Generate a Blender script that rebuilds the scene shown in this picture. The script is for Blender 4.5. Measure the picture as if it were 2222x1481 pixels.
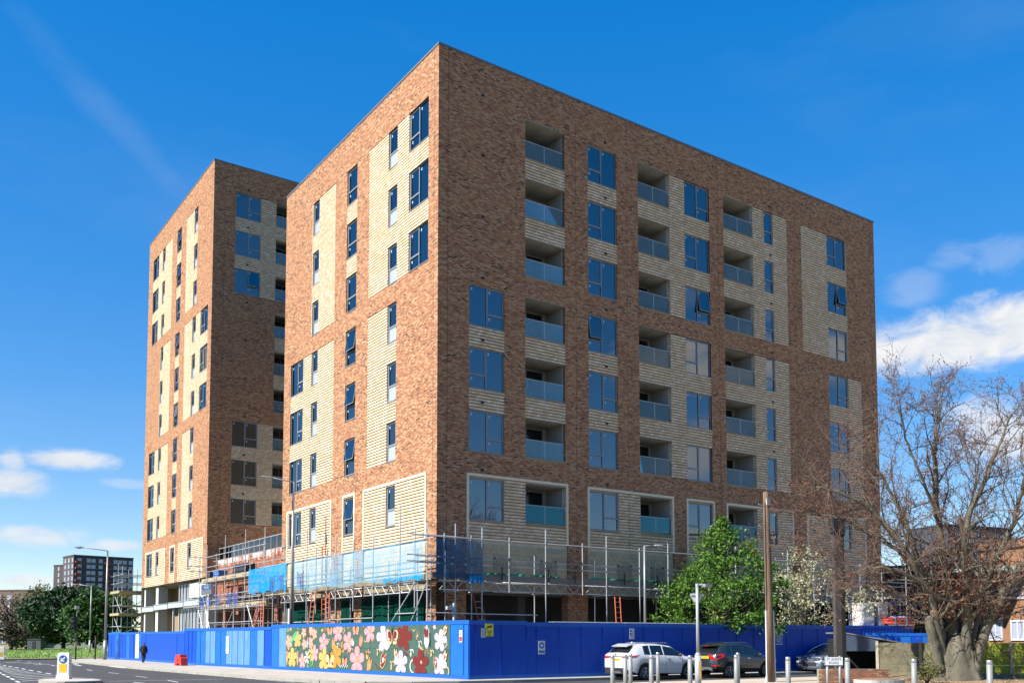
import bpy, bmesh, math, random
from mathutils import Vector, Matrix
random.seed(11)
EXPOSURE=1.22; SUN_E=5.0; SKY_E=0.10; SKY_G=.5; SKY_B=0.37; SKY_SAT=2.2; SKY_HUE=0.512; CLOUD_E=.40
PI=math.pi; RAD=math.radians
for o in list(bpy.data.objects): bpy.data.objects.remove(o)
SC=bpy.context.scene; COL=SC.collection
# ---------------------------------------------------------------- camera
cam=bpy.data.cameras.new('camera'); camo=bpy.data.objects.new('camera',cam); COL.objects.link(camo)
camo.location=(-23.126,-39.815,1.75)
camo.rotation_euler=(RAD(90+3.6793),0,RAD(-34.730))
cam.sensor_width=36; cam.lens=33.316; cam.shift_y=0.2302; cam.clip_end=3000; cam.clip_start=.5
SC.camera=camo
SC.view_settings.view_transform='Standard'; SC.view_settings.look='None'; SC.view_settings.gamma=1
SC.view_settings.use_curve_mapping=False
SC.view_settings.exposure=EXPOSURE
SC.render.engine='CYCLES'
SC.cycles.max_bounces=8; SC.cycles.transparent_max_bounces=16; SC.cycles.caustics_reflective=False; SC.cycles.caustics_refractive=False
# ---------------------------------------------------------------- sun and sky
SUN=Vector((-0.737,0.026,0.675)).normalized()          # towards the sun
EL=math.asin(SUN.z); AZ=math.atan2(SUN.x,SUN.y)
sl=bpy.data.lights.new('sun','SUN'); sl.energy=SUN_E; sl.angle=RAD(.53); sl.color=(1,.96,.89)
so=bpy.data.objects.new('sun',sl); COL.objects.link(so); so.rotation_euler=SUN.to_track_quat('Z','Y').to_euler(); so.location=(-40,0,60)
W=bpy.data.worlds.new('World'); SC.world=W; W.use_nodes=True
nt=W.node_tree; N=nt.nodes; LK=nt.links; N.clear()
def nd(t,**k):
    n=N.new(t)
    for a,b in k.items():
        if a.startswith('i'): n.inputs[int(a[1:])].default_value=b
        else: setattr(n,a,b)
    return n
def wm(op,a,b=None,c=None):
    n=N.new('ShaderNodeMath'); n.operation=op
    for i,x in enumerate((a,b,c)):
        if x is None: continue
        if isinstance(x,(int,float)): n.inputs[i].default_value=x
        else: LK.new(x,n.inputs[i])
    return n.outputs[0]
sky=nd('ShaderNodeTexSky',sky_type='NISHITA',sun_disc=False,sun_elevation=EL,sun_rotation=AZ,altitude=1000,air_density=1.0,dust_density=.1,ozone_density=2.2)
hs=nd('ShaderNodeHueSaturation'); hs.inputs['Saturation'].default_value=SKY_SAT; hs.inputs['Hue'].default_value=SKY_HUE; hs.inputs['Value'].default_value=1
sc_=nd('ShaderNodeVectorMath',operation='SCALE'); LK.new(sky.outputs[0],sc_.inputs[0]); sc_.inputs['Scale'].default_value=SKY_E*2.33
gm=nd('ShaderNodeGamma'); gm.inputs[1].default_value=SKY_G; LK.new(sc_.outputs[0],gm.inputs[0])
LK.new(gm.outputs[0],hs.inputs['Color'])
bg=nd('ShaderNodeBackground'); LK.new(hs.outputs[0],bg.inputs[0]); bg.inputs[1].default_value=SKY_B
tc=nd('ShaderNodeTexCoord'); sp=nd('ShaderNodeSeparateXYZ'); LK.new(tc.outputs['Generated'],sp.inputs[0])
az=wm('ARCTAN2',sp.outputs[0],sp.outputs[1]); el=wm('ARCSINE',sp.outputs[2])
PER=2*PI/5; AC=RAD(34.73)
azw=wm('ADD',wm('SUBTRACT',wm('FLOORED_MODULO',wm('ADD',az,PER/2-AC),PER),PER/2),0.0)   # azimuth about the view, the cloud field repeats round the horizon
cx=nd('ShaderNodeCombineXYZ'); LK.new(azw,cx.inputs[0]); LK.new(el,cx.inputs[1])
cxs=nd('ShaderNodeMapping'); cxs.inputs['Scale'].default_value=(16,30,1); LK.new(cx.outputs[0],cxs.inputs[0])
nz=nd('ShaderNodeTexNoise'); nz.inputs['Scale'].default_value=1; nz.inputs['Detail'].default_value=9; nz.inputs['Roughness'].default_value=.62; nz.inputs['Distortion'].default_value=.5
LK.new(cxs.outputs[0],nz.inputs['Vector'])
nzf=wm('MULTIPLY',wm('SUBTRACT',nz.outputs[0],.48),1.45)
# azimuth (from the middle of the view), elevation, half width, half height (radians), strength
CLOUDS=[(.445,.280,.12,.034,1.0),(.35,.276,.09,.030,1.0),(.50,.285,.08,.036,1.0),(.41,.335,.035,.022,.20),(.445,.355,.035,.016,.18),(.485,.352,.04,.02,.18),(-.444,.170,.052,.013,.9),(-.487,.145,.04,.02,.9),
 (-.489,.165,.016,.016,.7),(-.470,.096,.06,.013,.7),(-.398,.090,.032,.008,.75),(-.476,.054,.034,.009,.75),(.476,.19,.06,.04,.8),(.30,.09,.05,.012,.6),(-.385,.151,.03,.006,.25),(.1,.05,.12,.012,.5),(-.486,.58,.012,.012,.2)]
acc=None
for a,e,rx,ry,s in CLOUDS:
    dx=wm('MULTIPLY',wm('SUBTRACT',azw,a),1/rx); dy=wm('MULTIPLY',wm('SUBTRACT',el,e),1/ry)
    f=wm('SUBTRACT',1.0,wm('SQRT',wm('ADD',wm('MULTIPLY',dx,dx),wm('MULTIPLY',dy,dy))))
    g=wm('ADD',f,nzf)
    mr=N.new('ShaderNodeMapRange'); mr.interpolation_type='SMOOTHSTEP'; LK.new(g,mr.inputs[0]); mr.inputs[1].default_value=.0; mr.inputs[2].default_value=.75; mr.inputs[3].default_value=0; mr.inputs[4].default_value=s
    acc=mr.outputs[0] if acc is None else wm('MAXIMUM',acc,mr.outputs[0])
# one faint old vapour trail running down across the upper left
u_=wm('ADD',wm('MULTIPLY',wm('SUBTRACT',azw,-.395),.80),wm('MULTIPLY',wm('SUBTRACT',el,.465),-.60)); v_=wm('ADD',wm('MULTIPLY',wm('SUBTRACT',azw,-.395),.60),wm('MULTIPLY',wm('SUBTRACT',el,.465),.80))
tr_=wm('SUBTRACT',1.0,wm('SQRT',wm('ADD',wm('POWER',wm('MULTIPLY',u_,1/.17),2.0),wm('POWER',wm('MULTIPLY',v_,1/.022),2.0))))
mrt=N.new('ShaderNodeMapRange'); mrt.interpolation_type='SMOOTHSTEP'; LK.new(wm('ADD',tr_,wm('MULTIPLY',nzf,.5)),mrt.inputs[0]); mrt.inputs[1].default_value=0; mrt.inputs[2].default_value=1; mrt.inputs[3].default_value=0; mrt.inputs[4].default_value=.055
acc=wm('MAXIMUM',acc,mrt.outputs[0])
# thin high haze streaks
m2=nd('ShaderNodeMapping'); m2.inputs['Scale'].default_value=(2.2,7,1); m2.inputs['Rotation'].default_value=(0,0,.7); LK.new(cx.outputs[0],m2.inputs[0])
n2=nd('ShaderNodeTexNoise'); n2.inputs['Scale'].default_value=1; n2.inputs['Detail'].default_value=6; LK.new(m2.outputs[0],n2.inputs['Vector'])
mr=N.new('ShaderNodeMapRange'); LK.new(n2.outputs[0],mr.inputs[0]); mr.inputs[1].default_value=.55; mr.inputs[2].default_value=.95; mr.inputs[4].default_value=.10
acc=wm('MAXIMUM',acc,mr.outputs[0])
cb=nd('ShaderNodeBackground'); cb.inputs[1].default_value=CLOUD_E
cr=nd('ShaderNodeValToRGB'); LK.new(nz.outputs[0],cr.inputs[0]); cr.color_ramp.elements[0].color=(.72,.80,.92,1); cr.color_ramp.elements[0].position=.3; cr.color_ramp.elements[1].color=(1,1,1,1); cr.color_ramp.elements[1].position=.62
LK.new(cr.outputs[0],cb.inputs[0])
mx=nd('ShaderNodeMixShader'); LK.new(acc,mx.inputs[0]); LK.new(bg.outputs[0],mx.inputs[1]); LK.new(cb.outputs[0],mx.inputs[2])
wo=nd('ShaderNodeOutputWorld'); LK.new(mx.outputs[0],wo.inputs[0])
# ---------------------------------------------------------------- helpers
def tag(o,label=None,cat=None,group=None,kind=None):
    if label: o['label']=label
    if cat: o['category']=cat
    if group: o['group']=group
    if kind: o['kind']=kind
    return o
def link(name,data,parent=None,loc=(0,0,0),rz=0.0):
    o=bpy.data.objects.new(name,data); COL.objects.link(o); o.location=loc
    if rz: o.rotation_euler=(0,0,rz)
    if parent is not None: o.parent=parent
    return o
def empty(name,loc=(0,0,0),rz=0.0,label=None,cat=None,group=None):
    o=link(name,None,None,loc,rz); o.empty_display_size=.3
    return tag(o,label,cat,group)
class MB:
    def __init__(s): s.v=[]; s.f=[]; s.m=[]
    def add(s,vs,fs,mi=0):
        b=len(s.v); s.v+=[tuple(v) for v in vs]
        for f in fs: s.f.append([i+b for i in f]); s.m.append(mi)
    def quad(s,a,b,c,d,mi=0): s.add([a,b,c,d],[(0,1,2,3)],mi)
    def poly(s,pts,mi=0): s.add(pts,[tuple(range(len(pts)))],mi)
    def box(s,x0,x1,y0,y1,z0,z1,mi=0):
        s.add([(x0,y0,z0),(x1,y0,z0),(x1,y1,z0),(x0,y1,z0),(x0,y0,z1),(x1,y0,z1),(x1,y1,z1),(x0,y1,z1)],
              [(0,3,2,1),(4,5,6,7),(0,1,5,4),(1,2,6,5),(2,3,7,6),(3,0,4,7)],mi)
    def tube(s,p,q,r0,r1=None,n=8,mi=0,cap=True):
        r1=r0 if r1 is None else r1
        p=Vector(p); q=Vector(q); d=(q-p)
        if d.length<1e-6: return
        d.normalize(); a=d.orthogonal().normalized(); b=d.cross(a)
        vs=[p+(a*math.cos(2*PI*i/n)+b*math.sin(2*PI*i/n))*r0 for i in range(n)]+[q+(a*math.cos(2*PI*i/n)+b*math.sin(2*PI*i/n))*r1 for i in range(n)]
        fs=[(i,(i+1)%n,n+(i+1)%n,n+i) for i in range(n)]
        if cap: fs+=[tuple(reversed(range(n))),tuple(range(n,2*n))]
        s.add(vs,fs,mi)
    def path(s,pts,r,n=6,mi=0):
        # swept tube along points, r number or list
        P=[Vector(p) for p in pts]; R=r if isinstance(r,(list,tuple)) else [r]*len(P)
        base=len(s.v); ref=None
        for i,p in enumerate(P):
            t=(P[min(i+1,len(P)-1)]-P[max(i-1,0)]).normalized()
            if ref is None: ref=t.orthogonal().normalized()
            a=(ref-t*ref.dot(t)); a=a.normalized() if a.length>1e-5 else t.orthogonal().normalized(); ref=a; b=t.cross(a)
            for k in range(n): s.v.append(tuple(p+(a*math.cos(2*PI*k/n)+b*math.sin(2*PI*k/n))*R[i]))
        for i in range(len(P)-1):
            for k in range(n):
                s.f.append([base+i*n+k,base+i*n+(k+1)%n,base+(i+1)*n+(k+1)%n,base+(i+1)*n+k]); s.m.append(mi)
        s.f.append([base+k for k in reversed(range(n))]); s.m.append(mi)
        s.f.append([base+(len(P)-1)*n+k for k in range(n)]); s.m.append(mi)
    def loft(s,rings,mi=0,closed=True,cap=True):
        n=len(rings[0]); base=len(s.v)
        for r in rings: s.v+=[tuple(p) for p in r]
        for i in range(len(rings)-1):
            for k in range(n if closed else n-1):
                s.f.append([base+i*n+k,base+i*n+(k+1)%n,base+(i+1)*n+(k+1)%n,base+(i+1)*n+k]); s.m.append(mi)
        if cap and closed:
            s.f.append([base+k for k in reversed(range(n))]); s.m.append(mi)
            s.f.append([base+(len(rings)-1)*n+k for k in range(n)]); s.m.append(mi)
    def prism(s,pts,a,b,ax='y',mi=0):
        n=len(pts)
        g={'y':lambda p,t:(p[0],t,p[1]),'x':lambda p,t:(t,p[0],p[1]),'z':lambda p,t:(p[0],p[1],t)}[ax]
        s.add([g(p,a) for p in pts]+[g(p,b) for p in pts],[tuple(range(n)),tuple(reversed(range(n,2*n)))]+[(i,n+i,n+(i+1)%n,(i+1)%n) for i in range(n)],mi)
    def mesh(s,name,mats,smooth=False,recalc=False):
        me=bpy.data.meshes.new(name); me.from_pydata(s.v,[],s.f)
        for m in (mats if isinstance(mats,(list,tuple)) else [mats]): me.materials.append(m)
        me.polygons.foreach_set('material_index',s.m)
        if smooth: me.polygons.foreach_set('use_smooth',[True]*len(s.f))
        if recalc:
            bm=bmesh.new(); bm.from_mesh(me); bmesh.ops.recalc_face_normals(bm,faces=bm.faces); bm.to_mesh(me); bm.free()
        me.update(); return me
    def build(s,name,mats,parent=None,loc=(0,0,0),rz=0.0,smooth=False,recalc=False):
        return link(name,s.mesh(name,mats,smooth,recalc),parent,loc,rz)
_cyl={}
def pole(name,p,q,r,mat,parent=None,n=8):
    # one straight round bar as an object of its own; all bars share the mesh of a unit bar
    k=(mat.name,n)
    if k not in _cyl:
        m=MB(); m.tube((0,0,0),(0,0,1),1,1,n); _cyl[k]=m.mesh('bar',mat,True)
        me=_cyl[k]
        for pl in me.polygons:
            if abs(pl.normal.z)>.9: pl.use_smooth=False
    p=Vector(p); q=Vector(q); d=q-p
    o=bpy.data.objects.new(name,_cyl[k]); COL.objects.link(o)
    if parent is not None: o.parent=parent; p=p-parent.location
    o.rotation_mode='QUATERNION'; o.rotation_quaternion=d.to_track_quat('Z','Y'); o.location=p; o.scale=(r,r,d.length)
    return o
def copy_tree(o,parent=None):
    c=o.copy(); COL.objects.link(c); c.parent=parent
    for ch in o.children: copy_tree(ch,c)
    return c
def text_mesh(txt,size,mat,align='CENTER',extrude=.001):
    cu=bpy.data.curves.new('lettering','FONT'); cu.body=txt; cu.size=size; cu.align_x=align; cu.align_y='CENTER'; cu.extrude=extrude; cu.resolution_u=2
    o=bpy.data.objects.new('lettering',cu); COL.objects.link(o); bpy.context.view_layer.update()
    me=bpy.data.meshes.new_from_object(o.evaluated_get(bpy.context.evaluated_depsgraph_get())); bpy.data.objects.remove(o); bpy.data.curves.remove(cu)
    me.materials.clear(); me.materials.append(mat); return me
# ---------------------------------------------------------------- materials
MT={}
def mat(name,col,rough=.6,metal=0,spec=.5,k_=.72,noise=0,nscale=4,bump=0,bscale=30,alpha=1,coat=0,stretch=(1,1,1)):
    if name in MT: return MT[name]
    col=tuple(c*k_ for c in col)
    m=bpy.data.materials.new(name); m.use_nodes=True; t=m.node_tree; b=t.nodes['Principled BSDF']
    b.inputs['Base Color'].default_value=(*col,1); b.inputs['Roughness'].default_value=rough; b.inputs['Metallic'].default_value=metal
    b.inputs['Specular IOR Level'].default_value=spec; b.inputs['Coat Weight'].default_value=coat; b.inputs['Coat Roughness'].default_value=.05
    if noise or bump:
        c=t.nodes.new('ShaderNodeTexCoord'); mp=t.nodes.new('ShaderNodeMapping'); mp.inputs['Scale'].default_value=stretch; t.links.new(c.outputs['Object'],mp.inputs[0])
    if noise:
        n=t.nodes.new('ShaderNodeTexNoise'); n.inputs['Scale'].default_value=nscale; n.inputs['Detail'].default_value=8; n.inputs['Roughness'].default_value=.65
        t.links.new(mp.outputs[0],n.inputs['Vector'])
        mr=t.nodes.new('ShaderNodeMapRange'); mr.inputs[1].default_value=.3; mr.inputs[2].default_value=.7; mr.inputs[3].default_value=1-noise; mr.inputs[4].default_value=1+noise
        t.links.new(n.outputs[0],mr.inputs[0])
        x=t.nodes.new('ShaderNodeMix'); x.data_type='RGBA'; x.blend_type='MULTIPLY'; x.inputs[0].default_value=1; x.inputs[6].default_value=(*col,1)
        t.links.new(mr.outputs[0],x.inputs[7]); t.links.new(x.outputs[2],b.inputs['Base Color'])
    if bump:
        n=t.nodes.new('ShaderNodeTexNoise'); n.inputs['Scale'].default_value=bscale; n.inputs['Detail'].default_value=6; t.links.new(mp.outputs[0],n.inputs['Vector'])
        bp=t.nodes.new('ShaderNodeBump'); bp.inputs['Strength'].default_value=bump; bp.inputs['Distance'].default_value=.02; t.links.new(n.outputs[0],bp.inputs['Height']); t.links.new(bp.outputs[0],b.inputs['Normal'])
    MT[name]=m; return m
def brick_mat(name,ramp,mortar,bw=.225,rh=.078,ms=.012,patch=.35,bump=.4,pscale=.22,efflo=0,KB=(.665,.615,.555)):
    m=bpy.data.materials.new(name); m.use_nodes=True; t=m.node_tree; b=t.nodes['Principled BSDF']; b.inputs['Roughness'].default_value=.88; b.inputs['Specular IOR Level'].default_value=.2
    L=t.links.new; n=t.nodes.new
    c=n('ShaderNodeTexCoord'); s=n('ShaderNodeSeparateXYZ'); L(c.outputs['Object'],s.inputs[0]); cb=n('ShaderNodeCombineXYZ')
    ad=n('ShaderNodeMath'); ad.operation='ADD'; L(s.outputs[0],ad.inputs[0]); L(s.outputs[1],ad.inputs[1])
    L(ad.outputs[0],cb.inputs[0]); L(s.outputs[2],cb.inputs[1])
    br=n('ShaderNodeTexBrick'); L(cb.outputs[0],br.inputs['Vector']); br.offset=.5
    br.inputs['Color1'].default_value=(0,0,0,1); br.inputs['Color2'].default_value=(1,1,1,1); br.inputs['Mortar'].default_value=(.5,.5,.5,1)
    br.inputs['Scale'].default_value=1; br.inputs['Mortar Size'].default_value=ms; br.inputs['Mortar Smooth'].default_value=.1; br.inputs['Bias'].default_value=0; br.inputs['Brick Width'].default_value=bw; br.inputs['Row Height'].default_value=rh
    nz=n('ShaderNodeTexNoise'); nz.inputs['Scale'].default_value=pscale; nz.inputs['Detail'].default_value=5; nz.inputs['Roughness'].default_value=.65; pmap=n('ShaderNodeMapping'); pmap.inputs['Scale'].default_value=(1,1,3.2); L(c.outputs['Object'],pmap.inputs[0]); L(pmap.outputs[0],nz.inputs['Vector'])
    sub=n('ShaderNodeMath'); sub.operation='SUBTRACT'; L(nz.outputs[0],sub.inputs[0]); sub.inputs[1].default_value=.5
    ma=n('ShaderNodeMath'); ma.operation='MULTIPLY_ADD'; L(sub.outputs[0],ma.inputs[0]); ma.inputs[1].default_value=patch*2; L(br.outputs['Color'],ma.inputs[2])
    cr=n('ShaderNodeValToRGB'); L(ma.outputs[0],cr.inputs[0]); e=cr.color_ramp.elements
    for i,(p,col) in enumerate(ramp):
        x=e[i] if i<2 else e.new(p)
        x.position=p; x.color=(col[0]*KB[0],col[1]*KB[1],col[2]*KB[2],1)
    mx=n('ShaderNodeMix'); mx.data_type='RGBA'; L(br.outputs['Fac'],mx.inputs[0]); L(cr.outputs[0],mx.inputs[6]); mx.inputs[7].default_value=(mortar[0]*KB[0],mortar[1]*KB[1],mortar[2]*KB[2],1)
    out=mx.outputs[2]
    n3=n('ShaderNodeTexNoise'); n3.inputs['Scale'].default_value=9; n3.inputs['Detail'].default_value=6; L(c.outputs['Object'],n3.inputs['Vector'])
    mr=n('ShaderNodeMapRange'); mr.inputs[1].default_value=.3; mr.inputs[2].default_value=.7; mr.inputs[3].default_value=.86; mr.inputs[4].default_value=1.14; L(n3.outputs[0],mr.inputs[0])
    mm=n('ShaderNodeMix'); mm.data_type='RGBA'; mm.blend_type='MULTIPLY'; mm.inputs[0].default_value=1; L(out,mm.inputs[6]); L(mr.outputs[0],mm.inputs[7]); out=mm.outputs[2]
    if efflo:
        n4=n('ShaderNodeTexNoise'); n4.inputs['Scale'].default_value=1; n4.inputs['Detail'].default_value=7
        mp=n('ShaderNodeMapping'); mp.inputs['Scale'].default_value=(2.2,2.2,.7); L(c.outputs['Object'],mp.inputs[0]); L(mp.outputs[0],n4.inputs['Vector'])
        gz=n('ShaderNodeMapRange'); gz.inputs[1].default_value=efflo-1.6; gz.inputs[2].default_value=efflo-.3; gz.inputs[3].default_value=0; gz.inputs[4].default_value=1; L(s.outputs[2],gz.inputs[0])
        a2=n('ShaderNodeMath'); a2.operation='MULTIPLY'; L(n4.outputs[0],a2.inputs[0]); L(gz.outputs[0],a2.inputs[1])
        g2=n('ShaderNodeMapRange'); g2.inputs[1].default_value=.43; g2.inputs[2].default_value=.6; g2.inputs[4].default_value=.85; L(a2.outputs[0],g2.inputs[0])
        m5=n('ShaderNodeMix'); m5.data_type='RGBA'; L(g2.outputs[0],m5.inputs[0]); L(out,m5.inputs[6]); m5.inputs[7].default_value=(.75,.72,.68,1); out=m5.outputs[2]
    L(out,b.inputs['Base Color'])
    bp=n('ShaderNodeBump'); bp.inputs['Strength'].default_value=bump; bp.inputs['Distance'].default_value=.012
    iv=n('ShaderNodeMath'); iv.operation='MULTIPLY_ADD'; L(br.outputs['Fac'],iv.inputs[0]); iv.inputs[1].default_value=-1; L(n3.outputs[0],iv.inputs[2]); L(iv.outputs[0],bp.inputs['Height']); L(bp.outputs[0],b.inputs['Normal'])
    MT[name]=m; return m
def glass_mat(name,tint,ior=2.0,rough=.01,refl=(1,1,1),film=None,fw=.3):
    m=bpy.data.materials.new(name); m.use_nodes=True; t=m.node_tree; t.nodes.clear(); n=t.nodes.new; L=t.links.new
    o=n('ShaderNodeOutputMaterial'); x=n('ShaderNodeMixShader'); tr=n('ShaderNodeBsdfTransparent'); tr.inputs[0].default_value=(*tint,1)
    gl=n('ShaderNodeBsdfGlossy'); gl.inputs['Roughness'].default_value=rough; gl.inputs['Color'].default_value=(*refl,1); fr=n('ShaderNodeFresnel'); fr.inputs[0].default_value=ior
    src=tr.outputs[0]
    if film:
        df=n('ShaderNodeBsdfDiffuse'); df.inputs[0].default_value=(*film,1); fm=n('ShaderNodeMixShader'); fm.inputs[0].default_value=fw; L(tr.outputs[0],fm.inputs[1]); L(df.outputs[0],fm.inputs[2]); src=fm.outputs[0]
    L(fr.outputs[0],x.inputs[0]); L(src,x.inputs[1]); L(gl.outputs[0],x.inputs[2]); L(x.outputs[0],o.inputs[0]); MT[name]=m; return m
def net_mat(name,col,dens,scale=0):
    m=bpy.data.materials.new(name); m.use_nodes=True; t=m.node_tree; t.nodes.clear(); n=t.nodes.new; L=t.links.new
    o=n('ShaderNodeOutputMaterial'); x=n('ShaderNodeMixShader'); tr=n('ShaderNodeBsdfTransparent'); d=n('ShaderNodeBsdfDiffuse'); d.inputs[0].default_value=(*col,1)
    tl=n('ShaderNodeBsdfTranslucent'); tl.inputs[0].default_value=(*col,1); y=n('ShaderNodeMixShader'); y.inputs[0].default_value=.35; L(d.outputs[0],y.inputs[1]); L(tl.outputs[0],y.inputs[2])
    nz=n('ShaderNodeTexNoise'); nz.inputs['Scale'].default_value=1.2; nz.inputs['Detail'].default_value=4; c=n('ShaderNodeTexCoord'); L(c.outputs['Object'],nz.inputs['Vector'])
    mr=n('ShaderNodeMapRange'); mr.inputs[1].default_value=.3; mr.inputs[2].default_value=.7; mr.inputs[3].default_value=max(0,dens-.12); mr.inputs[4].default_value=min(1,dens+.12); L(nz.outputs[0],mr.inputs[0])
    L(mr.outputs[0],x.inputs[0]); L(tr.outputs[0],x.inputs[1]); L(y.outputs[0],x.inputs[2]); L(x.outputs[0],o.inputs[0]); MT[name]=m; return m
def leaf_mat(name,cols,trans=.35,rough=.55):
    m=bpy.data.materials.new(name); m.use_nodes=True; t=m.node_tree; n=t.nodes.new; L=t.links.new; b=t.nodes['Principled BSDF']; o=t.nodes['Material Output']
    g=n('ShaderNodeNewGeometry'); cr=n('ShaderNodeValToRGB'); L(g.outputs['Random Per Island'],cr.inputs[0]); e=cr.color_ramp.elements
    for i,c in enumerate(cols):
        p=i/max(1,len(cols)-1); x=e[i] if i<2 else e.new(p); x.position=p; x.color=(c[0]*.8,c[1]*.8,c[2]*.8,1)
    L(cr.outputs[0],b.inputs['Base Color']); b.inputs['Roughness'].default_value=rough; b.inputs['Specular IOR Level'].default_value=.3
    tl=n('ShaderNodeBsdfTranslucent'); L(cr.outputs[0],tl.inputs[0]); x=n('ShaderNodeMixShader'); x.inputs[0].default_value=trans; L(b.outputs[0],x.inputs[1]); L(tl.outputs[0],x.inputs[2]); L(x.outputs[0],o.inputs[0]); MT[name]=m; return m
BRICK=brick_mat('multi_stock_brick',[(0,(.03,.022,.024)),(.03,(.06,.035,.03)),(.06,(.27,.10,.055)),(.3,(.38,.145,.075)),(.5,(.46,.20,.105)),(.68,(.50,.26,.14)),(.86,(.62,.43,.26)),(1,(.56,.25,.13))],(.46,.31,.21),patch=.24)
PALE=brick_mat('buff_brick',[(0,(.57,.44,.30)),(.3,(.63,.50,.355)),(.6,(.67,.545,.40)),(.85,(.73,.61,.47)),(1,(.78,.71,.61))],(.42,.32,.20),bw=.225,rh=.1612,ms=.009,patch=.10,KB=(.89,.83,.78))
REDBRICK=brick_mat('red_common_brick',[(0,(.10,.03,.02)),(.3,(.33,.07,.03)),(.6,(.45,.12,.05)),(1,(.55,.2,.09))],(.3,.24,.2),efflo=8.1)
BLOCK=mat('concrete_block',(.42,.33,.205),.95,k_=1,noise=.2,nscale=3,bump=.3,bscale=40)
BLOCK2=mat('concrete_block_darker',(.34,.285,.20),.95,k_=1,noise=.2,nscale=3,bump=.3,bscale=40)
MORTAR=mat('block_mortar',(.48,.43,.33),.95,k_=1,noise=.15)
STONE=mat('cast_stone',(.66,.54,.37),.8,k_=1,noise=.08,nscale=6)
GREYMETAL=mat('window_grey_metal',(.16,.18,.20),.4,spec=.5)
FRAMEC=mat('window_frame_grey',(.25,.28,.31),.4)
PANELG=mat('grey_infill_panel',(.42,.46,.47),.45)
COPING=mat('coping_metal',(.20,.20,.21),.45,metal=.3)
GLASS=glass_mat('window_glass',(.42,.54,.64),2.6)
BALGLASS=glass_mat('balustrade_glass',(.70,.90,.94),1.45,film=(.32,.46,.50),fw=.24)
TEALGLASS=glass_mat('teal_film_glass',(.10,.52,.60),1.42,film=(.03,.30,.36),fw=.45)
DTEAL=glass_mat('dark_teal_glass',(.06,.22,.27),1.6)
PLASTER=mat('white_plasterboard',(.46,.45,.44),.9,noise=.06,nscale=2)
SOFFIT=mat('plasterboard_soffit',(.42,.41,.36),.9,noise=.22,nscale=1.1)
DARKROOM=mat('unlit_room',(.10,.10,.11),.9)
DARK=mat('near_black',(.012,.012,.013),.7)
CONC=mat('bare_concrete',(.42,.40,.36),.9,noise=.18,nscale=1.5,bump=.2)
STEEL=mat('galvanised_tube',(.52,.53,.54),.45,metal=.35,noise=.25,nscale=8)
STEELW=mat('painted_steel_beam',(.50,.54,.57),.5,metal=.1,noise=.1)
STUD=mat('zinc_stud',(.62,.64,.66),.4,metal=.4)
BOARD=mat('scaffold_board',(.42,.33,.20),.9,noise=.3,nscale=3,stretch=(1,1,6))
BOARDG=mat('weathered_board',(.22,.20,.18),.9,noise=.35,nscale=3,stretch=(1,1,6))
STICK=mat('glazing_sticker',(.75,.80,.85),.6); STICKB=mat('glazing_sticker_blue',(.02,.20,.60),.6)
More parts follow.
